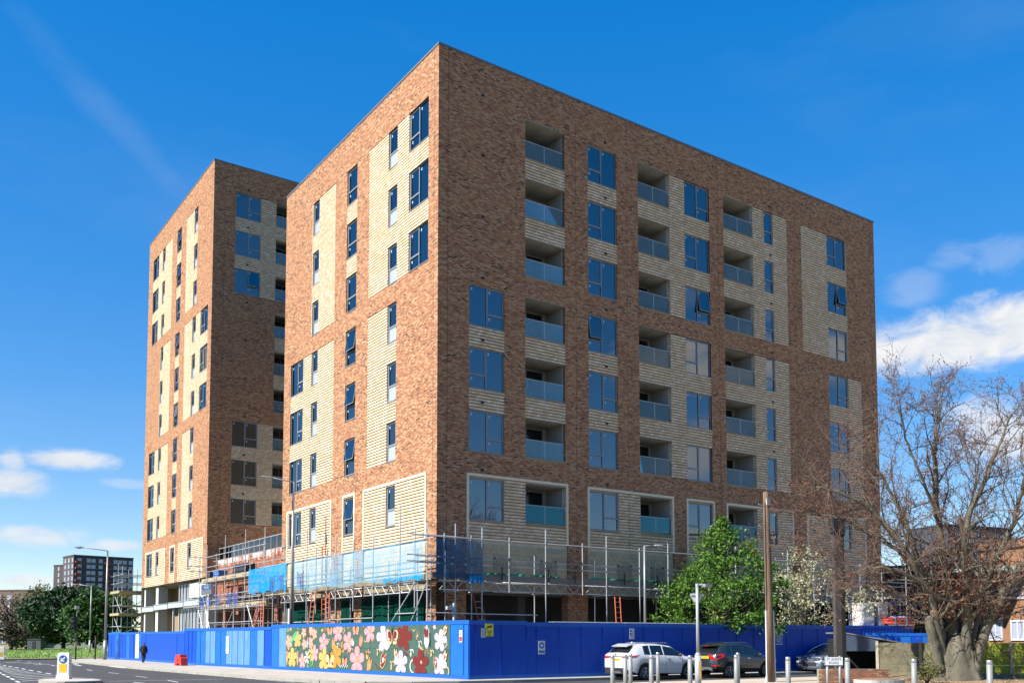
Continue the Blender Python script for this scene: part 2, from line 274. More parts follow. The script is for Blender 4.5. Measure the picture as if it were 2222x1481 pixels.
# ================================================================= apartment blocks
ST=3.224; WH=2.116
_wm={}
def ring(m,x0,x1,z0,z1,w,d0,d1,mi=0):
    m.box(x0,x1,d0,d1,z0,z0+w,mi); m.box(x0,x1,d0,d1,z1-w,z1,mi); m.box(x0,x0+w,d0,d1,z0+w,z1-w,mi); m.box(x1-w,x1,d0,d1,z0+w,z1-w,mi)
def tilt(vs,z1,a):   # swing outwards about the top edge
    out=[]
    for x,y,z in vs:
        dz=z-z1; out.append((x,(y-.11)*math.cos(a)+dz*math.sin(a)+.11,z1+dz*math.cos(a)-(y-.11)*math.sin(a)))
    return out
def window(par,s,z,w,h,typ,rz,deep=1.6,look=0):
    """window with frame (the part), panes, stickers and the room behind as its sub-parts; local x right, y inwards"""
    key=(round(w,2),round(h,2),typ); op=typ.endswith('o'); ty=typ[0]
    f=.055; lights=[]
    if ty=='L': c=w*.485; lights=[(f,c-.03,f,h*.33-.03,'g'),(f,c-.03,h*.33+.03,h-f,'s'),(c+.03,w-f,f,h-f,'g')]
    if ty=='R': c=w*.515; lights=[(f,c-.03,f,h-f,'g'),(c+.03,w-f,f,h*.33-.03,'g'),(c+.03,w-f,h*.33+.03,h-f,'s')]
    if ty=='S': lights=[(f,w-f,f,h*.38-.03,'g'),(f,w-f,h*.38+.03,h-f,'s')]
    if ty=='G': lights=[(f,w-f,f,h*.40-.03,'p'),(f,w-f,h*.40+.03,h-f,'s')]
    if key not in _wm:
        m=MB(); ring(m,0,w,0,h,f,.07,.14)
        if ty in 'LR':
            m.box(c-.03,c+.03,.07,.14,f,h-f)
            a,b=(f,c-.03) if ty=='L' else (c+.03,w-f); m.box(a,b,.07,.14,h*.33-.03,h*.33+.03)
        if ty=='S': m.box(f,w-f,.07,.14,h*.38-.03,h*.38+.03)
        if ty=='G': m.box(f,w-f,.07,.14,h*.40-.03,h*.40+.03)
        m.box(-.02,w+.02,-.03,.07,-.045,-.004)        # sill flashing
        fr=m.mesh('window',FRAMEC); ch=[]
        for (a,b,c0,c1,k) in lights:
            if k=='p':
                q=MB(); q.box(a,b,.10,.12,c0,c1); ring(q,a+.05,b-.05,c0+.05,c1-.05,.012,.094,.10); ch.append(('infill_panel',q.mesh('infill_panel',PANELG))); continue
            q=MB(); q.quad((a,.115,c0),(b,.115,c0),(b,.115,c1),(a,.115,c1)); sh=None; st=MB()
            if k=='s': sh=MB(); ring(sh,a,b,c0,c1,.04,.085,.125)
            sx=a+.10; st.quad((sx,.108,c1-.24),(sx+.10,.108,c1-.24),(sx+.10,.108,c1-.12),(sx,.108,c1-.12),0); st.quad((sx,.105,c1-.20),(sx+.10,.105,c1-.20),(sx+.10,.105,c1-.16),(sx,.105,c1-.16),1)
            if op and k=='s':
                for z_ in (q,sh,st): z_.v=tilt(z_.v,c1,RAD(9))
            ch.append(('pane',q.mesh('pane',GLASS)))
            if sh: ch.append(('sash',sh.mesh('sash',FRAMEC)))
            ch.append(('sticker',st.mesh('sticker',[STICK,STICKB])))
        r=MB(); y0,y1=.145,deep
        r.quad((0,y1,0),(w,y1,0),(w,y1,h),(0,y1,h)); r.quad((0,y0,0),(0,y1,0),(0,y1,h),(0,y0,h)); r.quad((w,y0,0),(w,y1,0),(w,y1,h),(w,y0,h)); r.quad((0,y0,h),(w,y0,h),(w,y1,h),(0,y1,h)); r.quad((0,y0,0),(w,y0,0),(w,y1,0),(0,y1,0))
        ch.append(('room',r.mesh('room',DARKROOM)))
        _wm[key]=(fr,ch)
    fr,ch=_wm[key]
    x,y=(s,0) if rz==0 else (0,-s)
    o=link('window',fr,par,(x,y,z),rz)
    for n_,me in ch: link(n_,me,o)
    return o
_bm={}
def balcony(par,s,z,w,h,rz,film=False,pale=True,deep=1.75):
    key=(round(w,2),round(h,2),film,pale)
    if key not in _bm:
        m=MB(); i=.035; d0=.24
        for a,b,mi in ((0,d0,3 if pale else 4),):        # brick reveal
            m.quad((0,a,0),(0,b,0),(0,b,h),(0,a,h),mi); m.quad((w,a,0),(w,a,h),(w,b,h),(w,b,0),mi); m.quad((0,a,h),(0,b,h),(w,b,h),(w,a,h),1); m.quad((0,a,-.0),(w,a,-.0),(w,b,-.0),(0,b,-.0),2)
        m.box(w-i-.02,w-.003,d0-.012,d0+.02,0.003,h-.003,0)
        x0,x1=i,w-i
        m.quad((x0,d0,0),(x0,deep,0),(x0,deep,h),(x0,d0,h),0); m.quad((x1,d0,0),(x1,d0,h),(x1,deep,h),(x1,deep,0),0)
        m.quad((x0,d0,h-.004),(x0,deep,h-.004),(x1,deep,h-.004),(x1,d0,h-.004),1); m.quad((x0,d0,.004),(x1,d0,.004),(x1,deep,.004),(x0,deep,.004),2)
        m.quad((x0,deep,0),(x1,deep,0),(x1,deep,h),(x0,deep,h),0)
        m.quad((0,d0,0),(x0,d0,0),(x0,d0,h),(0,d0,h),0)
        m.box(.003,w-.003,-.012,.03,h+.002,h+.028,0)        # pale edge trim over the opening
        shell=m.mesh('balcony',[PLASTER,SOFFIT,CONC,PALE,BRICK]); ch=[]
        g=MB(); ring(g,.06,w*.90,.03,h-.06,.06,deep-.07,deep-.01); g.box(w*.46,w*.46+.06,deep-.07,deep-.01,.09,h-.12); ch.append(('door_frame',g.mesh('door_frame',FRAMEC)))
        g=MB(); g.quad((.1,deep-.04,.06),(w*.88,deep-.04,.06),(w*.88,deep-.04,h-.1),(.1,deep-.04,h-.1)); ch.append(('door_glass',g.mesh('door_glass',mat('dark_door_glass',(.012,.018,.022),.08,spec=.6))))
        hh=h*.47; gm=TEALGLASS if film else BALGLASS
        for a,b in ((.01,w*.5-.02),(w*.5+.02,w-i-.02)):
            g=MB(); g.box(a,b,.10,.115,.06,hh); ch.append(('glass_panel',g.mesh('glass_panel',gm)))
        g=MB(); g.box(0.004,w-i-.01,.085,.13,hh+.003,hh+.035); ch.append(('handrail',g.mesh('handrail',STEELW)))
        g=MB(); g.box(w*.5-.018,w*.5+.018,.09,.125,.01,hh); ch.append(('post',g.mesh('post',STEELW)))
        g=MB(); n=int(w/.078)
        for k in range(n): g.box(k*w/n+.006,(k+1)*w/n-.006,-.012-.008*random.random(),.09,-.06,.045+.008*random.random())
        ch.append(('soldier_course',g.mesh('soldier_course',mat('buff_brick_plain',(.40,.31,.18),.9,noise=.3,nscale=9))))
        _bm[key]=(shell,ch)
    sh,ch=_bm[key]; x,y=(s,0) if rz==0 else (0,-s)
    o=link('balcony',sh,par,(x,y,z),rz)
    for n_,me in ch:
        c=link(n_,me,o)
        if n_=='soldier_course': c['kind']='stuff'
    return o
def ribbed(rect,holes,z_ref):
    """buff brickwork: every other course stands back, real ledges"""
    m=MB(); s0,s1,z0,z1=rect; P=.1612; hs=[h for h in holes if h[0]<s1-.01 and h[1]>s0+.01 and h[2]<z1-.01 and h[3]>z0+.01]
    edges={round(e,4) for h in hs for e in (h[2],h[3])}|{round(z0,4),round(z1,4)}
    n0=int(math.floor(z0/P))-1; z=n0*P; cuts=[]
    while z<z1:
        for a,b,pr in ((z,z+.052,0),(z+.052,z+P,1)):
            a,b=max(a,z0),min(b,z1)
            if b-a<1e-4: continue
            br=sorted({a,b}|{e for e in edges if a<e<b})
            for c,d in zip(br[:-1],br[1:]): cuts.append((c,d,pr))
        z+=P
    for c,d,pr in cuts:
        mid=(c+d)/2; segs=[(s0,s1)]
        for h in hs:
            if h[2]<mid<h[3]:
                ns=[]
                for a,b in segs:
                    if h[1]<=a or h[0]>=b: ns.append((a,b)); continue
                    if h[0]>a: ns.append((a,h[0]))
                    if h[1]<b: ns.append((h[1],b))
                segs=ns
        for a,b in segs:
            if b-a<.002: continue
            if pr:
                m.quad((a,0,c),(b,0,c),(b,0,d),(a,0,d))
                if round(c,4) not in edges: m.quad((a,.10,c),(b,.10,c),(b,0,c),(a,0,c))
                if round(d,4) not in edges: m.quad((a,0,d),(b,0,d),(b,.10,d),(a,.10,d))
            else: m.quad((a,.10,c),(b,.10,c),(b,.10,d),(a,.10,d))
    return m
def wall(s0,s1,z0,z1,rects,reveals):
    """brick sheet with rectangular holes, plus reveals (rect, depth, material index)"""
    m=MB(); S=sorted({s0,s1}|{e for r in rects for e in r[:2] if s0<e<s1}); Z=sorted({z0,z1}|{e for r in rects for e in r[2:4] if z0<e<z1})
    for a,b in zip(S[:-1],S[1:]):
        run=None
        for c,d in zip(Z[:-1],Z[1:]):
            x=(a+b)/2; y=(c+d)/2
            if any(r[0]<x<r[1] and r[2]<y<r[3] for r in rects):
                if run: m.quad((a,0,run[0]),(b,0,run[0]),(b,0,run[1]),(a,0,run[1])); run=None
            else: run=(run[0],d) if run else (c,d)
        if run: m.quad((a,0,run[0]),(b,0,run[0]),(b,0,run[1]),(a,0,run[1]))
    for (a,b,c,d),dep,mi in reveals:
        m.quad((a,0,c),(a,dep,c),(a,dep,d),(a,0,d),mi); m.quad((b,0,c),(b,0,d),(b,dep,d),(b,dep,c),mi)
        m.quad((a,0,d),(a,dep,d),(b,dep,d),(b,0,d),mi); m.quad((a,0,c),(b,0,c),(b,dep,c),(a,dep,c),mi)
    return m
def facade(par,rz,s0,s1,z0,z1,wins,bals,panels,frames,vents,joints):
    sg=1 if rz==0 else -1
    def fl(a,b): return (a,b) if rz==0 else (-b,-a)
    holes=[]; rects=[]; rev=[]
    P=[(*fl(p[0],p[1]),p[2],p[3]) for p in panels]; F=[(*fl(p[0],p[1]),p[2],p[3]) for p in frames]
    inpan=lambda s,z:any(p[0]-.02<s<p[1]+.02 and p[2]-.02<z<p[3]+.02 for p in P+F)
    for w in wins:
        a,b=fl(w[0],w[1]); h=(a,b,w[2],w[3]); holes.append(h); rev.append((h,.14,1 if inpan((a+b)/2,(h[2]+h[3])/2) else 0))
    for w in bals:
        a,b=fl(w[0],w[1]); holes.append((a,b,w[2],w[3]))
    for p in P+F: rev.append((p,.10,0))
    S0,S1=fl(s0,s1)
    rects=holes+P+F
    o=wall(S0,S1,z0,z1,rects,rev).build('brick_wall',[BRICK,PALE],par,(0,0,0),rz)
    for p in P:
        q=ribbed(p,holes,p[3]); q.build('buff_brickwork',PALE,par,(0,0,0),rz)['kind']='stuff'
    for p in F:
        fw=.14; inner=(p[0]+fw,p[1]-fw,p[2],p[3]-fw); hh=[h for h in holes]
        q=ribbed(inner,hh,inner[3]); q.build('buff_brickwork',PALE,par,(0,0,0),rz)['kind']='stuff'
        n=max(1,round((p[1]-p[0])/1.1)); L=(p[1]-p[0])/n
        for k in range(n):
            g=MB(); g.box(p[0]+k*L+.004,p[0]+(k+1)*L-.004,-.035,.105,p[3]-fw,p[3]); g.build('stone_lintel',STONE,par,(0,0,0),rz)
        for x in (p[0],p[1]-fw):
            n=3; L=(p[3]-fw-p[2])/n
            for k in range(n):
                g=MB(); g.box(x,x+fw,-.035,.105,p[2]+k*L+.004,p[2]+(k+1)*L-.004); g.build('stone_jamb',STONE,par,(0,0,0),rz)
    for w in wins:
        a,b=fl(w[0],w[1]); window(par,a,w[2],b-a,w[3]-w[2],w[4],rz)
    for w in bals:
        a,b=fl(w[0],w[1]); balcony(par,a,w[2],b-a,w[3]-w[2],rz,w[4],w[5])
    if vents:
        vm=MB(); vm.box(-.10,.10,-.006,.02,-.07,.07); vme=vm.mesh('air_brick',DARK)
        for s,z in vents:
            x,y=(s,0) if rz==0 else (0,s); link('air_brick',vme,par,(x,y,z),rz)
    for s in joints:
        g=MB(); a,_=fl(s,s); g.box(a-.008,a+.008,-.003,.02,z0,z1-.05); g.build('movement_joint',DARK,par,(0,0,0),rz)
def rowz(roof,r,last):
    head=roof-2.22-(r-1)*ST-(.23 if r==last else 0)
    return head-WH,head
def left_face(par,roof,n,width,typ0,z0):
    wins=[];pan=[];fr=[]; joints=[.42]
    rt=random.Random(5+n)
    for r in range(1,n+1):
        a,b=rowz(roof,r,n); t='F' if r==n else ('I' if ((r-1)//3+typ0)%2==0 else 'II')
        if t=='I': wins.append((.99,3.06,a,b,'L'))
        wins.append((4.36,5.40,a,b,'G')); wins.append((14.80,15.77,a,b,'G'))
        if t!='I': wins.append((17.10,19.20,a,b,'R'))
        wins.append((9.34,10.70,a,b,('So' if (r in (1,2,4,6) if n>8 else r>3) else 'S')))
        if t=='F':
            top=10.02; fr+= [(1.01,8.14,z0,top),(9.20,10.86,z0,top),(12.40,19.52,z0,top)]
    for g in range((n-1)//3):
        r0=g*3+1; za=rowz(roof,r0,n)[1]; zb=rowz(roof,r0+2,n)[0]; t='I' if (g+typ0)%2==0 else 'II'
        if t=='I': pan+=[(.99,7.76,zb,za),(12.35,15.9,zb,za)]
        else: pan+=[(4.36,7.76,zb,za),(12.35,19.20,zb,za)]
        if t=='I' or n>8:
            for r in (r0,r0+1): pan.append((9.34,10.70,rowz(roof,r+1,n)[1]+.002,rowz(roof,r,n)[0]-.002))
    facade(par,-PI/2,0,width,z0,roof,wins,[],pan,fr,[],joints)
def block(name,y0,roof,n,width,length,typ0,label):
    B=empty(name,(0,y0,0),0,label,'building')
    Z0=6.70
    left_face(B,roof,n,width,typ0,Z0)
    return B
# ---- the near block
RF=31.604
A=block('apartment_block',0,RF,7,20.39,36.12,0,'large brown brick apartment block with recessed balconies, scaffold round its base')
wins=[];bals=[];pan=[];fr=[];vents=[]
TY={'W0':{4:'R',5:'L',6:'R',7:'R'},'W1':{1:'L',2:'L',3:'L',4:'Lo',5:'R',6:'L',7:'R'},'W2':{1:'R',2:'L',3:'Ro',4:'L',5:'R',6:'L',7:'L'},'W4':{1:'L',2:'Ro',3:'R',4:'R',5:'R',6:'R',7:'R'}}
CX={'W0':(1.84,3.99),'W1':(9.61,11.73),'W2':(17.13,19.24),'W3':(24.28,25.17),'W4':(30.70,32.80)}
BX=((5.33,7.98),(13.36,15.88),(20.51,23.23))
for r in range(1,8):
    a,b=rowz(RF,r,7)
    for c,(x0,x1) in CX.items():
        if c=='W0' and r<4: continue
        wins.append((x0,x1,a,b,TY[c][r] if c in TY else 'S'))
    for i,(x0,x1) in enumerate(BX): bals.append((x0,x1,a,b,r==7,not(i==0 and r<7)))
    for x in (2.65,10.9,24.9): vents.append((x,b+.42))
for g in (0,1):
    r0=g*3+1; za=rowz(RF,r0,7)[1]; zb=rowz(RF,r0+2,7)[0]
    for r in (r0,r0+1):
        lo,hi=rowz(RF,r+1,7)[1]+.002,rowz(RF,r,7)[0]-.002
        pan.append((5.33,7.98,lo,hi)); pan.append((9.61,11.73,lo,hi))
        if g==1: pan.append((1.84,3.99,lo,hi))
    pan+=[(13.36,19.24,zb,za),(20.51,26.53,zb,za),(28.0,32.85,zb,za) if g==0 else (30.68,34.27,zb,za)]
fr=[(1.71,8.14,6.7,10.02),(9.48,15.98,6.7,10.02),(17.01,19.40,6.7,10.02),(20.41,26.70,6.7,10.02),(28.02,34.4,6.7,10.02)]
facade(A,0,0,36.12,6.70,RF,wins,bals,pan,fr,vents,[.56,8.75,12.5,20.0,27.3,35.6])
def shell(B,width,length,roof,z0):
    m=MB(); x1=length; y1=width
    m.quad((x1,0,0),(x1,y1,0),(x1,y1,roof),(x1,0,roof)); m.quad((0,y1,0),(x1,y1,0),(x1,y1,roof),(0,y1,roof)); m.build('rear_wall',mat('pale_rear_render',(.34,.27,.20),.9,k_=1),B)
    m=MB(); m.quad((.02,.02,roof-.3),(x1-.02,.02,roof-.3),(x1-.02,y1-.02,roof-.3),(.02,y1-.02,roof-.3)); m.build('roof',CONC,B)
    m=MB(); t=.03
    m.box(-t,x1+t,-t,.35,roof-.02,roof+.10); m.box(-t,.35,.35,y1+t,roof-.02,roof+.10); m.box(x1-.35,x1+t,.35,y1+t,roof-.02,roof+.10); m.box(.35,x1-.35,y1-.35,y1+t,roof-.02,roof+.10); m.build('coping',COPING,B)
    m=MB(); m.quad((.05,.05,z0),(x1-.05,.05,z0),(x1-.05,y1-.05,z0),(.05,y1-.05,z0)); m.build('floor_slab',CONC,B)
shell(A,20.39,36.12,RF,6.70)
# ground and podium storeys of the near block: brick piers, blockwork infill, dark openings
def piers(B,rz,spans,z1,depth=.6):
    for a,b in spans:
        s0,s1=(a,b) if rz==0 else (-b,-a)
        g=MB(); g.quad((s0,0,0),(s1,0,0),(s1,0,z1),(s0,0,z1)); g.quad((s0,0,0),(s0,0,z1),(s0,depth,z1),(s0,depth,0)); g.quad((s1,0,0),(s1,depth,0),(s1,depth,z1),(s1,0,z1)); g.build('brick_pier',BRICK,B,(0,0,0),rz)
RP=[(0,1.71),(8.14,9.48),(15.98,17.01),(19.40,20.41),(26.70,28.02),(34.4,36.12)]
LP=[(0,1.01),(8.14,9.20),(10.86,12.40),(19.52,20.39)]
piers(A,0,RP,6.70); piers(A,-PI/2,LP,6.70)
_bl=[]
for i in range(4):
    g=MB(); w=.4576; h=.2236; e=.012
    g.box(0,w,0,.03+.003*i,0,h); _bl.append((g.mesh('block',BLOCK if i!=2 else BLOCK2),))
nblk=0
def blocks(B,rz,a,b,z0,z1,single):
    global nblk
    s0,s1=(a,b) if rz==0 else (-b,-a); g=MB(); g.quad((s0,.115,z0),(s1,.115,z0),(s1,.115,z1),(s0,.115,z1)); g.build('mortar_bed',MORTAR,B,(0,0,0),rz)
    rest=MB(); r=0; z=z0+.01
    while z+.22<z1+.02:
        s=s0+.01-(.23 if r%2 else 0)
        while s<s1-.05:
            e0,e1=max(s,s0+.01),min(s+.4576,s1-.01)
            if e1-e0>.08:
                if single and e1-e0>.45:
                    x,y=(e0,.085) if rz==0 else (.085,-e0); link('block',_bl[random.randrange(4)][0],B,(x,y,z),rz); nblk+=1
                else: rest.box(e0,e1,.085,.118,z,z+.2236)
            s+=.468
        z+=.234; r+=1
    if rest.v: o=rest.build('blockwork',BLOCK,B,(0,0,0),rz); o['kind']='stuff'
for (a,b),(c,d) in zip(RP[:-1],RP[1:]): blocks(A,0,b,c,4.15,6.70,b<12)
for (a,b),(c,d) in zip(LP[:-1],LP[1:]): blocks(A,-PI/2,b,c,4.15,6.70,False)
m=MB(); m.box(1.71,36.0,.30,.70,3.95,4.15); m.box(.30,.70,1.71,20.2,3.95,4.15); m.build('transfer_beam',DARKROOM,A)  # beam, core and columns share the dark room colour as painted shade
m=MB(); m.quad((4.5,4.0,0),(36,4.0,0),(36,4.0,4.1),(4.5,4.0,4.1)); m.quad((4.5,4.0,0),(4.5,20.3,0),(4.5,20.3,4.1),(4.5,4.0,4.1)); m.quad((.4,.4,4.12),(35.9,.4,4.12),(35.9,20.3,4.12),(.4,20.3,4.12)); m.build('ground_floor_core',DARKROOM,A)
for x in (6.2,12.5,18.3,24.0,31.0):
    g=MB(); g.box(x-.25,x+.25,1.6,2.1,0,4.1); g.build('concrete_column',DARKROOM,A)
# ---- the far tower
TR=RF+3*ST; TY0=36.76
T=block('apartment_tower',TY0,TR,10,20.9,26,1,'taller brown brick apartment tower beyond the low link, standing on bare columns')
wins=[];bals=[];pan=[];vents=[]
for r in range(1,11):
    a,b=rowz(TR,r,10)
    if r in (1,2,3,7,8,9): wins.append((1.85,4.02,a,b,'Ro' if r==3 else 'R'))
    if r<10: bals.append((5.36,7.98,a,b,False,True))
    vents.append((2.9,b+.42))
    wins.append((9.8,11.9,a,b,'L')); wins.append((17.1,19.2,a,b,'R'))
for g in range(3):
    r0=g*3+1; za=rowz(TR,r0,10)[1]; zb=rowz(TR,r0+2,10)[0]
    if g!=1: pan.append((1.85,8.0,zb,za))
    else:
        for r in (4,5): pan.append((5.36,7.98,rowz(TR,r+1,10)[1]+.002,rowz(TR,r,10)[0]-.002))
facade(T,0,0,26,6.70,TR,wins,bals,pan,[],vents,[.95])
shell(T,20.9,26,TR,6.70)
# open ground storeys of the tower: columns, steel beam, stud walls
for y,wd in ((20.4,.5),(15.9,.9),(.35,.6)):
    g=MB(); g.box(.25,1.1,y-wd/2,y+wd/2,0,6.68); g.build('concrete_column',mat('pale_column',(.62,.60,.55),.85,noise=.06),T)
m=MB()
for a,b,z in ((20.8,16.4,4.35),(16.3,11.5,4.45),(11.3,6.6,4.5),(6.4,1.8,4.55)): m.box(.05,.12,b,a,z,z+.42); m.box(.0,.25,b,a,z+.42,z+.46); m.box(.0,.25,b,a,z-.04,z)
m.build('steel_beam',STEELW,T)
for y in (10.6,):
    g=MB(); g.box(.3,.45,y-.1,y+.1,0,4.4); g.build('steel_post',STEELW,T)
stm=MB(); stm.box(0,.10,-.09,.09,0,1); stme=stm.mesh('wall_stud',STUD)
y=9.6; k=0
while y>.9:
    for z0_,z1_ in ((.4,4.4),(4.95,6.5)):
        if z0_>4 and y<4.6 and False: continue
        o=link('wall_stud',stme,T,(.55+.04*(k%2),y,z0_)); o.scale=(1,1+.5*random.random(),z1_-z0_)
    y-=.42+.12*random.random(); k+=1
m=MB(); m.quad((1.0,.3,0),(1.0,9.9,0),(1.0,9.9,6.7),(1.0,.3,6.7)); m.build('stud_wall_lining',mat('foil_lining',(.30,.31,.33),.6,noise=.3,nscale=2),T)
m=MB(); m.box(.3,.45,.8,5.6,5.2,6.4); m.build('cement_board',mat('cement_board',(.56,.53,.45),.85,noise=.06),T)
m=MB(); m.quad((3.0,9.9,0),(3.0,20.8,0),(3.0,20.8,6.7),(3.0,9.9,6.7)); m.quad((1.0,9.9,0),(3.0,9.9,0),(3.0,9.9,6.7),(1.0,9.9,6.7)); m.build('plywood_lining',mat('plywood',(.33,.24,.13),.85,noise=.15),T)
m=MB(); m.quad((1.0,.02,0),(26,.02,0),(26,.02,6.7),(1.0,.02,6.7)); m.build('side_wall',BRICK,T)
# ---- low link building between the two
K=empty('link_building',(0,20.39,0),0,'low red brick link with a glass balustrade between the two apartment blocks','building')
m=MB(); m.quad((.9,.02,4.6),(.9,16.3,4.6),(.9,16.3,8.05),(.9,.02,8.05));  m.quad((.9,.02,4.6),(8,.02,4.6),(8,16.3,4.6),(.9,16.3,4.6)); m.build('red_brick_wall',REDBRICK,K)
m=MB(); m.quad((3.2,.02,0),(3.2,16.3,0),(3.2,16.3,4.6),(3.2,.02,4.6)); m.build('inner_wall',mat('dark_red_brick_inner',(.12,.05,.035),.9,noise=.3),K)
for y in (3.3,7.2,11.4,14.5):
    g=MB(); g.box(.9,1.4,y-.3,y+.3,0,4.6); g.build('brick_pier',REDBRICK,K)
n=14
for k in range(n):
    g=MB(); a=.05+k*16.2/n; b=a+16.2/n-.06; g.box(1.0,1.02,a,b,8.1,8.95); g.build('glass_panel',DTEAL,K)
    g=MB(); g.box(.99,1.04,b+.012,b+.05,8.05,8.98); g.build('baluster',STEELW,K)
g=MB(); g.box(.98,1.05,.03,16.3,8.985,9.02); g.build('handrail',STEELW,K)

g=MB(); g.box(.95,26,.02,16.34,7.9,8.04); g.build('roof_terrace',mat('light_bounce_roof',(.60,.56,.48),.9,k_=1,noise=.1),K)  # unseen roof, coloured pale to bounce light onto the tower's side
# placed things (metres)
BOLLARDS=[((-4.15, -17.8, -0.01), 0, 0.8), ((-3.27, -17.39, -0.01), 0, 0.8), ((-1.92, -16.12, -0.01), 0, 0.8), ((-3.72, -19.05, -0.01), 0, 0.8), ((1.04, -14.3, -0.01), 0, 0.8), ((-2.78, -19.7, -0.01), 0, 0.8), ((-1.06, -19.94, -0.01), 0, 0.8), ((2.58, -16.74, -0.01), 0, 0.8), ((-2.11, -22.74, -0.01), 0, 0.8), ((-1.85, -24.44, -0.01), 0, 0.8), ((-1.46, -26.08, -0.01), 0, 0.8), ((-1.4, -27.96, -0.01), 0, 0.8)]
SIGNP=(1.76, -15.61, 0.0)
STSIGN=(7.5, -17.08, 0.9)
COLP=(9.48, -15.84, 0.0)
WALLP=(7.48, -16.41, 0.0)
FENCEP=[(13.86, -14.63, 0.0), (16.9, -19.55, 0.0)]
SHELP=(12.95, -13.62, 0.0)
CONTP=(28.42, -2.39, 0.0)
HFAR=((26.93, -5.02), (30.76, -7.67))
TREEP=(12.36, -19.3, 0.12)
SHRUBP=(9.87, -19.4, 0.0)
RINGP=(8.67, -18.21, 0.0)
FT=[(0.17, 100.1, 0.3), (1.51, 86.98, 0.3), (1.18, 126.23, 0.2), (-3.97, 117.6, 0.2), (6.98, 97.82, 0.0), (1.01, 138.54, 0.0)]
FB=[((65.61, 471.73), (94.85, 475.85)), ((61.31, 501.54), (69.6, 488.47)), ((21.77, 422.87), (36.73, 406.41)), ((452.96, 239.8), (500.47, 231.25)), ((565.8, 332.28), (572.7, 327.49)), ((46.37, 7.11), (49.2, 0.28)), ((47.36, -0.89), (45.39, -6.84)), ((-2.85, 147.31), (2.42, 143.66))]
GRN=(42.46, -2.37, 6.6)
KIOSK=(-4.48, 91.13, 0.2)
# ================================================================= ground
ASPH=mat('asphalt',(.043,.043,.045),.9,noise=.22,nscale=.6,bump=.25,bscale=60)
PAVE=mat('pavement_concrete',(.44,.40,.34),.9,noise=.16,nscale=.8,bump=.15,bscale=30)
KERB=mat('kerb_concrete',(.36,.34,.29),.9,noise=.22,nscale=2)
PAINT=mat('road_paint',(.66,.66,.64),.7,noise=.3,nscale=5)
GRASS=mat('grass_turf',(.17,.28,.05),.95,noise=.35,nscale=1.3,bump=.6,bscale=25)
EARTH=mat('distant_ground',(.13,.15,.07),.95,noise=.4,nscale=.05)
def sheet(name,pts,z,m,kind='structure'):
    g=MB(); g.poly([(x,y,z) for x,y in pts]); o=g.build(name,m); o['kind']=kind; return o
sheet('ground',[(-1500,-1500),(1500,-1500),(1500,1500),(-1500,1500)],-.16,EARTH)
# carriageways: the main road along the tall blocks and the side road in front of the hoarding
rd=sheet('road',[(-26,-90),(60,-90),(60,40),(-1,40),(-6.3,52.5),(-6.9,60.5),(-60,63),(-60,-90)],-.12,ASPH)
# pavement round the hoarding, raised, with kerb stones
KP=[(-8.6,46.6),(-8.65,42.4),(-8.7,35.2),(-8.75,27),(-8.7,20.5),(-8.3,13),(-7.95,7),(-7.5,1.6),(-6.9,-2.4),(-5.9,-4.6),(-4.4,-5.7),(-2.6,-6.25),(0,-6.5),(6,-6.8),(14,-7.2),(24,-7.7),(40,-8.4)]
pv=MB(); pv.poly([(x,y,0) for x,y in KP]+[(40,40,0),(-2,40,0),(-4,48.5,0),(-6,50.5,0),(-8,49,0)]); o=pv.build('pavement',PAVE); o['kind']='structure'
def kerbs(par,pts,w=.14,z0=-.18,z1=.004,step=.92):
    segs=[Vector((*p,0)) for p in pts]
    for a,b in zip(segs[:-1],segs[1:]):
        L=(b-a).length; n=max(1,round(L/step)); d=(b-a)/n; t=(b-a).normalized(); nn=Vector((t.y,-t.x,0))
        key=round(d.length,2)
        for k in range(n):
            p=a+d*k+t*.006; q=a+d*(k+1)-t*.006; g=MB()
            # the stone stands outside the edge of the paving
            pts_=[p,q,q+nn*w*SGN,p+nn*w*SGN]
            g.add([(v.x,v.y,z0) for v in pts_]+[(v.x,v.y,z1+.003) for v in pts_],[(0,3,2,1),(4,5,6,7),(0,1,5,4),(1,2,6,5),(2,3,7,6),(3,0,4,7)])
            g.build('kerb_stone',KERB,par)
SGN=1
kerbs(o,KP)
# the near corner of the side road, with the planted bed
np_=sheet('near_pavement',[(-8,-90),(60,-90),(60,-16.5),(22,-12.6),(15.5,-11.6),(8.5,-11.3),(5.5,-11.2),(1,-10.9),(-4,-11.4),(-7,-14)],-.01,mat('warm_bounce_paving',(.37,.31,.24),.9,k_=1,noise=.16,nscale=.7))  # paving tone lightened and warmed to bounce light onto the shaded facade
SGN=-1
kerbs(np_,[(60,-16.5),(22,-12.6),(15.5,-11.6),(8.5,-11.3),(5.5,-11.2),(1,-10.9),(-4,-11.4),(-7,-14)],z1=-.012)
CHIP=mat('bark_chips',(.30,.20,.11),.95,noise=.5,nscale=9,bump=.8,bscale=40)
g=MB(); cxx,cyy=16.3,-18.0; rings=[]
for r,z in ((6.2,0.0),(5.0,.10),(3.0,.20),(1.0,.26)): rings.append([(cxx+r*1.05*math.cos(t),cyy+r*.62*math.sin(t)+.0,z+.05*random.random()) for t in [2*PI*i/36 for i in range(36)]])
g.loft(rings,cap=False); g.poly(rings[-1]); o=g.build('planting_bed',CHIP,smooth=True); o['kind']='structure'
